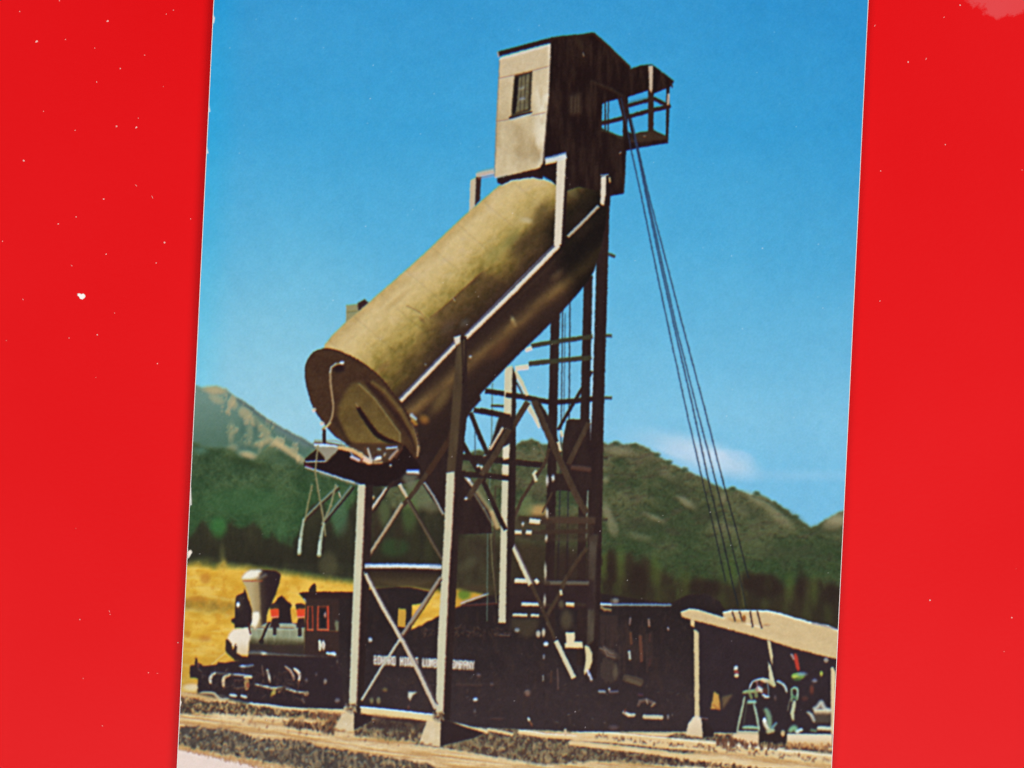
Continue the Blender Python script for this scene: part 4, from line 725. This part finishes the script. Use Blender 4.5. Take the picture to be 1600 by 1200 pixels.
# hanging hooks
def hk(pts, wd, c, w2=None): mem('hanging_hook', pts, wd, c, .95, .7, w2)
hk([(528, 760), (500, 786), (474, 812)], 3, (130, 134, 118)); line([(530, 763), (502, 789), (476, 815)], 2.6, (52, 34, 30), a=.9)
hk([(549, 760), (530, 784), (508, 812)], 3.2, (110, 122, 112)); line([(553, 762), (532, 788), (509, 815)], 3, (44, 30, 32), a=.95)
hk([(497, 697), (493, 735), (500, 780), (504, 800), (509, 836)], 2.6, (150, 140, 100)); hk([(488, 758), (482, 785), (477, 812)], 2.8, (138, 134, 92)); hk([(525, 757), (517, 790), (504, 818)], 3, (146, 142, 104))
hk([(475, 812), (471, 835), (468, 864)], 3.2, (160, 172, 148), 6); hk([(506, 818), (502, 838), (499, 867)], 3.2, (160, 172, 148), 6.5)
for x, y in ((468, 855), (499, 858)): line([(x+.8, y-12), (x-.5, y+7)], 3.4, (196, 214, 200), a=.9, soft=1.2)
line([(507, 842), (504, 866)], 2, (40, 26, 26), a=.7); line([(530, 769), (532, 776)], 2, (240, 206, 190), a=.9); ell((581, 777), 4.6, 2.8, (226, 190, 140), soft=1.2)

# long rail on the tank
mem('tank_rail', [(626, 627), (672, 580), (712, 539)], 5.4, (222, 206, 190)); mem('tank_rail', [(728, 528), (800, 458), (873, 384)], 6, (222, 210, 196), w2=7)
line([(624, 623), (710, 535)], 2, (120, 130, 176), a=.6, soft=.8); line([(726, 524), (868, 381)], 2, (140, 146, 190), a=.6, soft=.8)
line([(629, 634), (716, 548)], 4, (48, 28, 26), a=.6, soft=2); line([(732, 534), (878, 392)], 4, (44, 26, 24), a=.7, soft=2)
mem('tank_rail', [(887, 370), (915, 343), (935, 322)], 4.8, (170, 160, 148))
line([(643, 649), (649, 655)], 5, (176, 196, 206), a=.9, soft=1.5); line([(645, 657), (650, 662)], 5, (206, 150, 60), a=.8, soft=2)

# cabin
face = ident('cabin_side', tow, 'cabin wall in deep shade')
def cdk(X, Y):
    n = fbm(X, Y, 7, 40, 201); return mixc((29, 14, 14), (48, 31, 25), sm(.3, .8, n))
poly([(858, 62), (880, 58), (905, 56), (927, 52), (940, 62), (962, 86), (985, 108), (1000, 103), (1018, 101), (1053, 127), (1050, 134), (1046, 137), (1046, 165), (1043.5, 224), (1000, 231), (978, 236), (977, 270), (975, 303), (953, 307), (950, 320), (940, 300), (905, 292), (880, 300), (866, 287), (846, 264), (852, 170)], cdk, face, soft=.5)
bal_ = ident('balcony', tow, 'open timber balcony on the cabin')
w = win(976, 98, 1056, 238, 0); s = IDM[w]; s[(s == face)] = bal_
for q in ([(941, 163), (950, 159), (966, 155), (973, 175), (973, 214), (958, 209), (940, 201)], [(981, 152), (1013, 142), (1013.5, 206), (1000, 207), (989, 211), (980, 205)], [(1021, 147), (1041, 139), (1040, 213), (1030, 208), (1021, 204)]):
    poly(q, skyc, sky, soft=.3)
for pts, wd in (([(941, 193), (975, 185), (1010, 175), (1045, 167)], 6.5), ([(980, 166), (1014, 157), (1022, 155), (1044, 166)], 6), ([(945.5, 160), (945.5, 204)], 2.2), ([(950.5, 158), (950, 206)], 1.8), ([(966, 152), (972, 175), (976, 190)], 3.4)):
    line(pts, wd, (46, 28, 26), bal_)
line([(982, 160), (1012, 153)], 2, (60, 80, 110), a=.5)
poly([(1013, 103), (1020, 103), (1019.5, 138), (1017.5, 146), (1014.5, 140)], (206, 184, 160), ident('balcony_post', tow), soft=.5)
poly([(1012.5, 140), (1014, 140), (1018, 147), (1021, 140), (1021, 206), (1012.5, 206)], (52, 34, 28), soft=.4, a=.9)
line([(1044.5, 148), (1043.5, 163)], 3.4, (214, 196, 180), a=.9); line([(1049, 131), (1050, 137)], 2, (60, 40, 34))
poly([(988, 210), (1000, 208), (1020, 205), (1042, 214), (1042, 218), (1000, 222), (985, 222)], (66, 48, 34), soft=1, a=.8)
line([(940, 204), (958, 210), (972, 217)], 2, (66, 72, 60), a=.6); ell((1007, 213), 2, 1.2, (180, 140, 120), soft=1, a=.7)
ln = ident('cabin_wall', tow, 'sunlit tan front wall of the cabin')
def cwc(X, Y):
    n = fbm(X, Y, 20, 26, 211); v = fbm(X, Y, 10, 60, 213)
    c = mixc((228, 210, 172), (176, 150, 106), n*.5+.5*sm(130, 230, Y)*sm(.3, .7, fbm(X, Y, 24, 30, 214))); c = mixc(c, (246, 236, 212), sm(.42, .7, fbm(X, Y, 16, 40, 216))*sm(826, 846, X)*.8); c = mixc(c, (232, 212, 182), sm(180, 90, Y)*.35)
    return c+(vnoise(X/2.5, Y/2.5, 13)-.5)[..., None]*10
poly([(781, 90), (820, 79), (860.5, 68), (857, 150), (846.5, 263), (773, 278), (775, 190)], cwc, ln, soft=.5)
for pts in ([(779, 123), (820, 114), (858, 104)], [(776, 190), (800, 186), (815, 183)], [(830, 181), (853, 176)]):
    line(pts, 1.8, (150, 118, 96), a=.75, soft=1); line([(x, y+2) for x, y in pts], 1.6, (232, 212, 186), a=.6, soft=1)
line([(780.5, 95), (776, 190), (772.5, 276)], 1.6, (120, 110, 100), a=.7); line([(859, 74), (856, 150), (847, 262)], 3, (240, 226, 204), a=.5, soft=1.5)
line([(781, 93.5), (820, 83), (859, 72)], 2, (226, 220, 232), a=.8)
mem('cabin_roof', [(779, 85), (820, 74), (863, 62.5)], 7.5, (44, 26, 26)); mem('cabin_roof', [(862, 61), (880, 58.5), (906, 56.5), (927, 53)], 4, (44, 30, 26)); mem('cabin_roof', [(927, 53), (950, 73), (985, 107)], 4, (50, 30, 26)); line([(778, 82), (779, 88)], 3, (196, 160, 130), a=.8)
ww = ident('cabin_window', tow, 'small barred window in the cabin wall')
poly([(804, 118), (832, 111), (831, 130), (829, 173), (799, 182), (800, 160)], (60, 50, 38), ww, soft=.5)
poly([(809, 121), (827, 116), (825, 171), (804, 177), (806, 150)], lambda X, Y: mixc((132, 126, 96), (96, 84, 60), fbm(X, Y, 4, 5, 221)), soft=.6)
poly([(805, 121), (811, 120), (808, 160), (805, 178), (801, 178), (803, 150)], (28, 18, 20), soft=.6)
for x in (814, 820.5): line([(x+1, 118), (x-1.6, 174)], 1.3, (44, 34, 30), a=.85)
for y in (133, 149, 163): line([(808, y+1.5), (828, y-3)], 1.2, (92, 78, 54), a=.8)
line([(812, 140), (818, 138)], 3, (176, 172, 160), a=.6, soft=1.5); line([(813, 156), (819, 155)], 3, (170, 176, 200), a=.6, soft=1.5); line([(833.5, 113), (831, 172)], 1.5, (216, 192, 150), a=.7)
line([(797, 184), (830, 175.5)], 3.6, (48, 34, 28)); line([(798, 187.5), (830, 179.5)], 1.4, (180, 190, 226), a=.8)
poly([(776, 279), (847, 262), (848, 281), (832, 277.5), (800, 281.5), (784, 289), (777, 286)], (44, 24, 24), ident('cabin_floor', tow), soft=.5); line([(784, 290.5), (800, 283), (832, 279), (850, 281), (866, 288)], 1.8, (206, 214, 236), a=.75, soft=.8)
poly([(846, 258), (852, 252), (880, 258), (880, 290), (867, 286), (850, 277), (838, 272)], (34, 18, 18), soft=.8)
# faint detail in the shade
poly([(888, 150), (908, 144), (908, 178), (890, 182)], (62, 46, 36), soft=2, a=.7)
for x in (893, 899, 904): line([(x, 152), (x-.6, 176)], 1.6, (96, 82, 62), a=.55, soft=1)
line([(924, 130), (922, 180)], 4, (66, 48, 36), a=.5, soft=2); line([(900, 62), (912, 76)], 6, (66, 50, 36), a=.4, soft=4); line([(911, 84), (912, 88)], 1.4, (214, 190, 170), a=.8)
line([(925, 128), (955, 140), (972, 150)], 4, (60, 44, 34), a=.6, soft=2); line([(968, 240), (970, 238)], 2, (190, 160, 150), a=.8)
# support posts
def sp(pts, c=CR, lab=None): poly(pts, c, ident('support_post', tow, lab), soft=.5)
poly([(743, 277), (752, 277), (750, 313), (742, 322)], (56, 36, 34), ident('support_post', tow), soft=.5); sp([(735, 282), (744, 277), (742, 322), (733, 332)], (206, 190, 160))
mem('support_beam', [(744, 274), (757, 271), (772, 268)], 7, (198, 184, 168)); line([(746, 269), (772, 263)], 2.4, (140, 160, 170), a=.8); line([(748, 279), (772, 274)], 2, (206, 120, 110), a=.5)
poly([(884, 248), (890, 250), (886, 300), (882, 385), (875, 386)], (36, 18, 20), soft=.8)
sp([(870, 252), (884.5, 246), (881, 310), (877, 382), (871, 387), (865.5, 384), (868, 320)], (230, 218, 196))
mem('support_beam', [(852, 252.5), (868, 249), (885, 244)], 8, (206, 206, 206)); line([(852, 247.5), (884, 239.5)], 2.4, (130, 150, 190), a=.8); line([(853, 256), (868, 253)], 3, (236, 216, 180), a=.8)
poly([(946, 274), (954, 276), (953, 322), (944, 322)], (34, 18, 20), soft=.6); sp([(939, 277), (947, 275), (946.5, 300), (944, 321), (938, 319)], (228, 216, 196)); line([(952, 278), (953, 284)], 3, (226, 190, 130), a=.9); line([(939, 274.5), (950, 273.5)], 2, (170, 190, 226), a=.8)

# --- front bent
mem('brace', [(668, 738), (650, 765), (630, 790)], 7, brc); mem('brace', [(700, 690), (686, 712), (668, 740)], 9, (66, 42, 30)); line([(715, 655), (700, 690)], 9, (62, 38, 28), a=.7, soft=2)
mem('brace', [(663, 754), (678, 776), (693, 804)], 3.6, (150, 146, 140))
mem('brace', [(637, 780), (655, 810), (676, 848), (692, 874)], 5.5, (92, 78, 60)); line([(639, 780), (657, 810), (694, 874)], 2.6, (50, 34, 28), a=.8)
mem('brace', [(624, 756), (630, 766), (636, 777)], 6, (206, 190, 164), w2=4)
mem('brace', [(605, 762), (592, 780), (580, 796)], 4.5, (206, 190, 176)); line([(615, 752), (604, 768), (584, 800)], 4, (50, 32, 28), a=.9)
mem('brace', [(629, 786), (600, 832), (568, 880)], 5.5, (176, 156, 128)); line([(632, 788), (602, 835), (572, 880)], 3, (60, 42, 34), a=.85)
lg = ident('leg', tow, 'left front leg')
poly([(570, 757), (583, 757), (578, 900), (573, 1000), (567, 1113), (556, 1116), (562, 900)], dkc, lg, soft=.4)
poly([(559.5, 757), (571, 757), (565, 900), (561, 1000), (557, 1100), (545.5, 1100), (549, 1000), (553, 900)], lic, lg, soft=.5)
line([(571.5, 760), (565.5, 900), (558, 1098)], 1.4, (206, 130, 116), a=.5); line([(560, 760), (547, 1095)], 1.5, (176, 196, 176), a=.6)
lg2 = ident('leg', tow, 'right front leg, shaded at the top')
poly([(712, 526), (729, 526), (731, 640), (724, 700), (720, 737), (714, 900), (704, 1100), (703, 1125), (690, 1125), (700, 900), (711, 737)], dkc, lg2, soft=.4)
poly([(714, 532), (727, 530), (720, 640), (711, 740), (698, 740), (706, 640)], lambda X, Y: mixc((70, 52, 38), (92, 76, 52), fbm(X, Y, 4, 30, 231)), lg2, soft=1)
poly([(709, 527), (720, 524), (719, 536), (712, 541)], (222, 212, 196), soft=.6); line([(722, 526), (724, 600)], 3, (34, 18, 20), a=.7, soft=1)
poly([(697.5, 739), (710.5, 737), (707, 820), (701.5, 900), (697, 1000), (692.5, 1114), (681, 1114), (684, 1000), (690, 900), (694.5, 820)], lic, lg2, soft=.5)
line([(711, 745), (702, 900), (693, 1112)], 1.4, (206, 120, 106), a=.5)
mem('cross_beam', [(571, 889), (620, 890), (690, 893)], 8, (46, 28, 26)); mem('cross_beam', [(570, 884.5), (630, 884), (690, 886.5)], 6.5, (184, 190, 206)); line([(580, 884), (670, 885)], 3.4, (220, 224, 234), a=.8); line([(572, 881), (688, 882)], 1.6, (126, 142, 190), a=.6)
poly([(572, 892), (690, 895), (686, 908), (650, 915), (610, 914), (576, 903)], lambda X, Y: mixc((46, 32, 24), (84, 68, 44), sm(894, 914, Y)), soft=1.2, a=.75)
mem('brace', [(689, 901), (660, 945), (628, 992)], 5.2, (150, 136, 122)); line([(690, 906), (662, 950), (632, 993)], 3, (72, 40, 34), a=.8); mem('brace', [(628, 994), (596, 1043), (565, 1094)], 4, (186, 184, 168))
mem('brace', [(571, 896), (598, 948), (630, 1003), (655, 1052), (681, 1107)], 6, (204, 190, 168)); line([(575, 897), (602, 948), (634, 1003), (659, 1050), (684, 1100)], 2.4, (96, 72, 72), a=.8); line([(569, 894), (598, 950), (628, 1004)], 1.6, (226, 226, 196), a=.7)
mem('sill_beam', [(564, 1108), (620, 1114), (678, 1123)], 9, (236, 214, 160)); line([(564, 1104.5), (620, 1110), (680, 1117)], 3, (226, 228, 246), a=.95)
line([(568, 1118), (620, 1124), (664, 1128)], 5, (60, 38, 36), a=.8, soft=1.5)
def base(pts, dark, lab):
    i = ident('concrete_base', tow, lab); poly(dark, (44, 28, 30), i, soft=.7)
    poly(pts, lambda X, Y: mixc((236, 218, 184), (216, 192, 146), fbm(X, Y, 9, 9, 241)), i, soft=.6, jit=.5)
base(L5([(1100, 460), (1130, 452), (1172, 456), (1173, 570), (1120, 572), (1056, 550)]), L5([(1172, 440), (1200, 455), (1285, 470), (1285, 500), (1230, 530), (1172, 560)]), 'left concrete base')
base(M6([(105, 512), (150, 505), (195, 512), (190, 666), (120, 655), (62, 640)]), M6([(190, 480), (330, 535), (470, 578), (400, 612), (260, 645), (190, 662)]), 'right concrete base')
for c in ((548, 1106), (684, 1119)):
    ell(c, 8, 7, (150, 118, 84), a=.75, soft=2.5); specks([(c[0]-9, c[1]-8), (c[0]+9, c[1]-8), (c[0]+9, c[1]+8), (c[0]-9, c[1]+8)], [(70, 44, 36), (210, 196, 160), (120, 90, 70)], 30, 1.2, 2.4, 1.5, 4, 31)
for x, y in L5([(1110, 565), (1060, 555)])+M6([(80, 640), (130, 650)]): ell((x, y), 3, 2, (150, 100, 70), a=.6, soft=1.5)

# --- guy cables
for pts, w2 in (([(970, 154), (978, 190), (986, 235), (1002, 307), (1025, 420), (1046, 520), (1072, 640), (1095, 741), (1118, 838), (1133, 907)], 1.9), ([(982, 186), (989, 212), (995.5, 235), (1008, 300), (1031, 410), (1053, 510), (1083, 640), (1107, 752), (1130, 847), (1144, 910), (1153, 946)], 2.3), ([(984, 188), (996, 233), (1010, 300), (1034, 410), (1057, 513), (1089, 640), (1113, 732), (1136, 824), (1159, 916), (1165, 948)], 2), ([(986, 186), (997, 233), (1014, 307), (1040, 407), (1068, 515), (1101, 640), (1130, 755), (1150, 827), (1169, 902)], 2.1)):
    line(pts, 1.9, lambda X, Y: mixc(mixc((34, 44, 72), (46, 60, 92), .5+.5*np.sin(Y*1.9+X)), (28, 30, 34), sm(690, 780, Y)), ident('printed_cable', None, 'taut dark cable from cabin to shelter'), a=.92, w2=w2, soft=.7)
line([(980, 170), (990, 218)], 3, (34, 20, 24)); line([(974, 152), (980, 185)], 2.6, (40, 24, 26))

# --- print character: softness, press mis-register, screen, wear
def finish():
    global CAN
    wx_ = (vnoise(XX/2.1, YY/2.1, 311)-.5)*.85+(vnoise(XX/5, YY/5, 313)-.5)*.5; wy_ = (vnoise(XX/2.1, YY/2.1, 312)-.5)*.85+(vnoise(XX/5, YY/5, 314)-.5)*.5
    sx = np.clip(XX-PX0-.5+wx_, 0, PW-1.01); sy = np.clip(YY-PY0-.5+wy_, 0, PH-1.01); ix = sx.astype(int); iy = sy.astype(int)
    fx = (sx-ix)[..., None]; fy = (sy-iy)[..., None]
    CAN = ((CAN[iy, ix]*(1-fx)+CAN[iy, ix+1]*fx)*(1-fy)+(CAN[iy+1, ix]*(1-fx)+CAN[iy+1, ix+1]*fx)*fy).astype(np.float32)
    c = gblur(CAN, .9); b = gblur(c, 2.8); c = c+(c-b)*.42
    for ch, dy in ((0, 1), (2, -1)):
        c[..., ch] = c[..., ch]*.38+np.roll(c[..., ch], dy, 0)*.56+np.roll(c[..., ch], 2*dy, 0)*.06
    c = c*(1-.085*sm(0, 45, c[..., 0]-c[..., 2]))[..., None]; c = c*(1+((fbm(XX, YY, 14, 14, 321)-.5)*.04)[..., None])
    g = (vnoise(XX*.77+YY*.31, YY*.77-XX*.31, 301)+vnoise(XX/1.7, YY/1.7, 302)-1)*6
    hx = np.sin((XX*.966+YY*.259)*2*np.pi/3.7)*np.sin((YY*.966-XX*.259)*2*np.pi/3.7)
    c = c+(g+hx*2.2)[..., None]
    c[..., 0] += (vnoise(XX/2.2, YY/2.2, 304)-.5)*5; c[..., 2] += (vnoise(XX/2.2, YY/2.2, 305)-.5)*6
    CAN = c = 0+np.clip(c, 0, 255)
finish()
rnd = random.Random(77)
for k in range(150):                                # tiny dust dots and hairline scratches on the gloss
    x = rnd.uniform(290, 1340); y = rnd.uniform(0, 1200)
    ell((x, y), rnd.uniform(.4, .9), rnd.uniform(.4, .9), (236, 232, 236), a=rnd.uniform(.25, .9), soft=.6)
for pts in ([(332, 25), (334, 30), (333, 37)], [(325, 164), (327, 175)], [(322, 232), (324, 240)], [(297, 762), (298, 788)]):
    line([(x+1.5, y) for x, y in pts], 2.4, (238, 226, 222), a=.95)
poly(P2([(186, 535), (210, 525), (222, 545), (205, 575), (190, 598), (184, 600)]), (240, 228, 214)); poly(T8([(15, 735), (40, 765), (30, 810), (10, 830)]), (242, 232, 220))

INK, VEIL = .83, 0.0015

# ---------------------------------------------------------------- the card
TH = math.atan2(57.5, 1200); cs, sn = math.cos(TH), math.sin(TH)
CW, V0, V1 = 1020.0, -195.0, 1405.0                # card width and the span of its height, picture units
def card_xy(u, v):                                  # card's own axes to the picture's axes
    return 335.0+u*cs-v*sn, u*sn+v*cs
def lift(u):                                        # the card is slightly curled: its long edges stand off the surface
    t = u/CW*2-1
    return np.where(t < 0, .00075, .00045)*np.abs(t)**2.2 + .00003
def world(u, v, z):
    x, y = card_xy(u, v); return (x-800)*S, (600-y)*S, z+lift(u)
THK = .00032
m = 64; us = np.linspace(0, CW, m+1); vs = []; fs = []
for top in (0, 1):
    for vv in (V0, V1):
        for u in us:
            x, y, z = world(u, vv, 0); vs.append((float(x), float(y), float(z)+top*THK))
def vi(t, r, i): return t*2*(m+1)+r*(m+1)+i
for i in range(m):
    fs += [(vi(1, 1, i), vi(1, 1, i+1), vi(1, 0, i+1), vi(1, 0, i)), (vi(0, 0, i), vi(0, 0, i+1), vi(0, 1, i+1), vi(0, 1, i)),
           (vi(0, 0, i+1), vi(0, 0, i), vi(1, 0, i), vi(1, 0, i+1)), (vi(0, 1, i), vi(0, 1, i+1), vi(1, 1, i+1), vi(1, 1, i))]
fs += [(vi(0, 0, 0), vi(0, 1, 0), vi(1, 1, 0), vi(1, 0, 0)), (vi(0, 1, m), vi(0, 0, m), vi(1, 0, m), vi(1, 1, m))]
card = mesh_obj('postcard', vs, fs, paper)
card['label'] = 'glossy postcard of a coaling tower and steam train lying on the red surface'; card['category'] = 'postcard'

# the printed sheet, one mesh for each thing in the picture, all on the card's top face
STEP = 1.22
U = np.linspace(.9, CW-.8, int(CW/STEP)+1)
V = np.concatenate([np.arange(V0+.8, -62, 3.6), np.arange(-60, 1232, STEP), np.arange(1234, V1-.8, 3.6), [V1-.8]])
nu, nv = len(U), len(V); UU, VV = np.meshgrid(U, V)
def bilinear(img, x, y):
    x = np.clip(x-PX0-.5, 0, PW-1.001); y = np.clip(y-PY0-.5, 0, PH-1.001); xi = x.astype(int); yi = y.astype(int)
    fx = (x-xi)[..., None]; fy = (y-yi)[..., None]
    return (img[yi, xi]*(1-fx)+img[yi, xi+1]*fx)*(1-fy)+(img[yi+1, xi]*(1-fx)+img[yi+1, xi+1]*fx)*fy
px, py = card_xy(UU, VV); col = bilinear(CAN, px, py)/255.0
lin = np.where(col <= .04045, col/12.92, ((col+.055)/1.055)**2.4)
lin = np.clip(lin*INK-VEIL, .0008, .85)
wx, wy, wz = world(UU, VV, THK+.000012)
P = np.stack([wx, wy, wz], -1).reshape(-1, 3).astype(np.float32)
RGBA = np.concatenate([lin.reshape(-1, 3), np.ones((nu*nv, 1))], 1).astype(np.float32)
cx, cy = card_xy((UU[:-1, :-1]+UU[1:, 1:])/2, (VV[:-1, :-1]+VV[1:, 1:])/2)
fid = IDM[np.clip((cy-PY0).astype(int), 0, PH-1), np.clip((cx-PX0).astype(int), 0, PW-1)]
J0, I0 = np.mgrid[0:nv-1, 0:nu-1]; a = (J0*nu+I0)
Q = np.stack([a+nu, a+nu+1, a+1, a], -1)
made = {}
for k, (name, par, label) in enumerate(REG):
    q = Q[fid == k]
    isparent = any(r[1] == k for r in REG)
    if len(q) < 3 and not isparent: continue
    pa = card if par is None else made[par]
    if len(q) == 0:
        o = bpy.data.objects.new(name, None)
    else:
        used, inv = np.unique(q.reshape(-1), return_inverse=True); inv = inv.reshape(-1).astype(np.int32)
        me = bpy.data.meshes.new(name); nq = len(q)
        me.vertices.add(len(used)); me.vertices.foreach_set('co', P[used].reshape(-1))
        me.loops.add(nq*4); me.loops.foreach_set('vertex_index', inv)
        me.polygons.add(nq); me.polygons.foreach_set('loop_start', np.arange(0, nq*4, 4, dtype=np.int32)); me.polygons.foreach_set('loop_total', np.full(nq, 4, dtype=np.int32))
        me.polygons.foreach_set('use_smooth', np.ones(nq, dtype=bool))
        me.update(calc_edges=True)
        at = me.color_attributes.new('print_colour', 'FLOAT_COLOR', 'POINT'); at.data.foreach_set('color', RGBA[used].reshape(-1))
        me.materials.append(ink); o = bpy.data.objects.new(name, me)
    C.objects.link(o); o.parent = pa; made[k] = o
    if label: o['label'] = label

# ---------------------------------------------------------------- dust and flecks lying on the surface
rnd = random.Random(41)
def flake(vs, fs, x, y, r, z, h, sides=6, stretch=1, rot=0):
    b = len(vs); ring = []
    for i in range(sides):
        t = 2*math.pi*i/sides; q = r*rnd.uniform(.65, 1.15); a, c_ = math.cos(t)*q*stretch, math.sin(t)*q
        ring.append((a*math.cos(rot)-c_*math.sin(rot), a*math.sin(rot)+c_*math.cos(rot)))
    for zz, k in ((z, 1), (z+h, .8)):
        for a, c_ in ring: vs.append(((x-800+a*k)*S, (600-y+c_*k)*S, zz))
    fs.append(tuple(b+sides+i for i in range(sides)))
    for i in range(sides): j = (i+1) % sides; fs.append((b+i, b+j, b+sides+j, b+sides+i))
vs, fs = [], []
spots = [(93, 1, 1.2), (31, 18, 1), (168, 33, 1.9), (57, 65, 2.2), (37, 251, 2), (188, 107, 1.2), (151, 128, 1.3), (148, 75, .9), (226, 86, 1.1), (182, 197, 1.4), (213, 199, 1.7), (260, 22, 1), (162, 311, 1.5), (119, 339, 1.2), (91, 350, 1.2), (257, 379, 1.8), (166, 397, 1.1), (244, 411, 1.2), (298, 342, 1.1), (152, 523, 1.4), (246, 568, 1.5), (179, 489, 1), (4, 377, 1.1), (125, 968, 1.2), (232, 1051, 1.3), (130, 1060, 1), (278, 1004, 1.1), (160, 1134, .9), (1419, 97, 1.5), (1477, 226, 1.2), (1500, 8, 1.4), (1453, 938, 1.8), (1581, 965, 1.8), (1569, 1018, .9), (1376, 267, 1), (271, 16, .8), (10, 532, .9)]
for x, y, r in spots: flake(vs, fs, x, y, r*.85, .00001, .00004, 6, rnd.uniform(.8, 1.5), rnd.uniform(0, 3))
for k in range(14):
    x = rnd.choice([rnd.uniform(-60, 270), rnd.uniform(-60, 270), rnd.uniform(1372, 1660)]); y = rnd.uniform(-60, 1260)
    flake(vs, fs, x, y, rnd.uniform(.35, .8)*(1.15 if y < 620 else .8), .00001, .00003, 5, rnd.uniform(.8, 1.6), rnd.uniform(0, 3))
for x, y, l, t in ((112, 415, 3.4, -.6), (213, 290, 4.5, -.8), (182, 198, 3, 1.2), (171, 955, 3.5, -1.2), (246, 1052, 3, 0), (1447, 92, 4.5, 1), (1276, 1500, 3, 1), (1475, 27, 3, .9), (36, 468, 3.2, -1.3), (238, 308, 5, -1.1), (1367, 40, 3.5, 1), (172, 960, 2, 0)):
    flake(vs, fs, x, y, .42, .00001, .00003, 8, l/.42*.55, t)
d = mesh_obj('dust', vs, fs, lint); d['kind'] = 'stuff'; d['label'] = 'fine pale dust specks scattered over the red surface'; d['category'] = 'dust'
vs, fs = [], []
ring = [(-6, 4.5), (-3, 5), (0, 3.6), (3, 4.6), (6, 2.5), (6.6, -.5), (4.4, -3.4), (1.6, -5), (-2, -4), (-3.6, -.6), (-6.2, 1.4)]
for z, k in ((.00001, 1), (.00012, .86)):
    for x, y in ring: vs.append(((127-800+x*k)*S, (600-463+y*k)*S, z))
q = len(ring); fs.append(tuple(q+i for i in range(q))[::-1])
for i in range(q): j = (i+1) % q; fs.append((i, j, q+j, q+i))
p = mesh_obj('paper_fleck', vs, fs, fleck); p['label'] = 'largest whitish fleck lying on the red left of the card'; p['category'] = 'fleck'
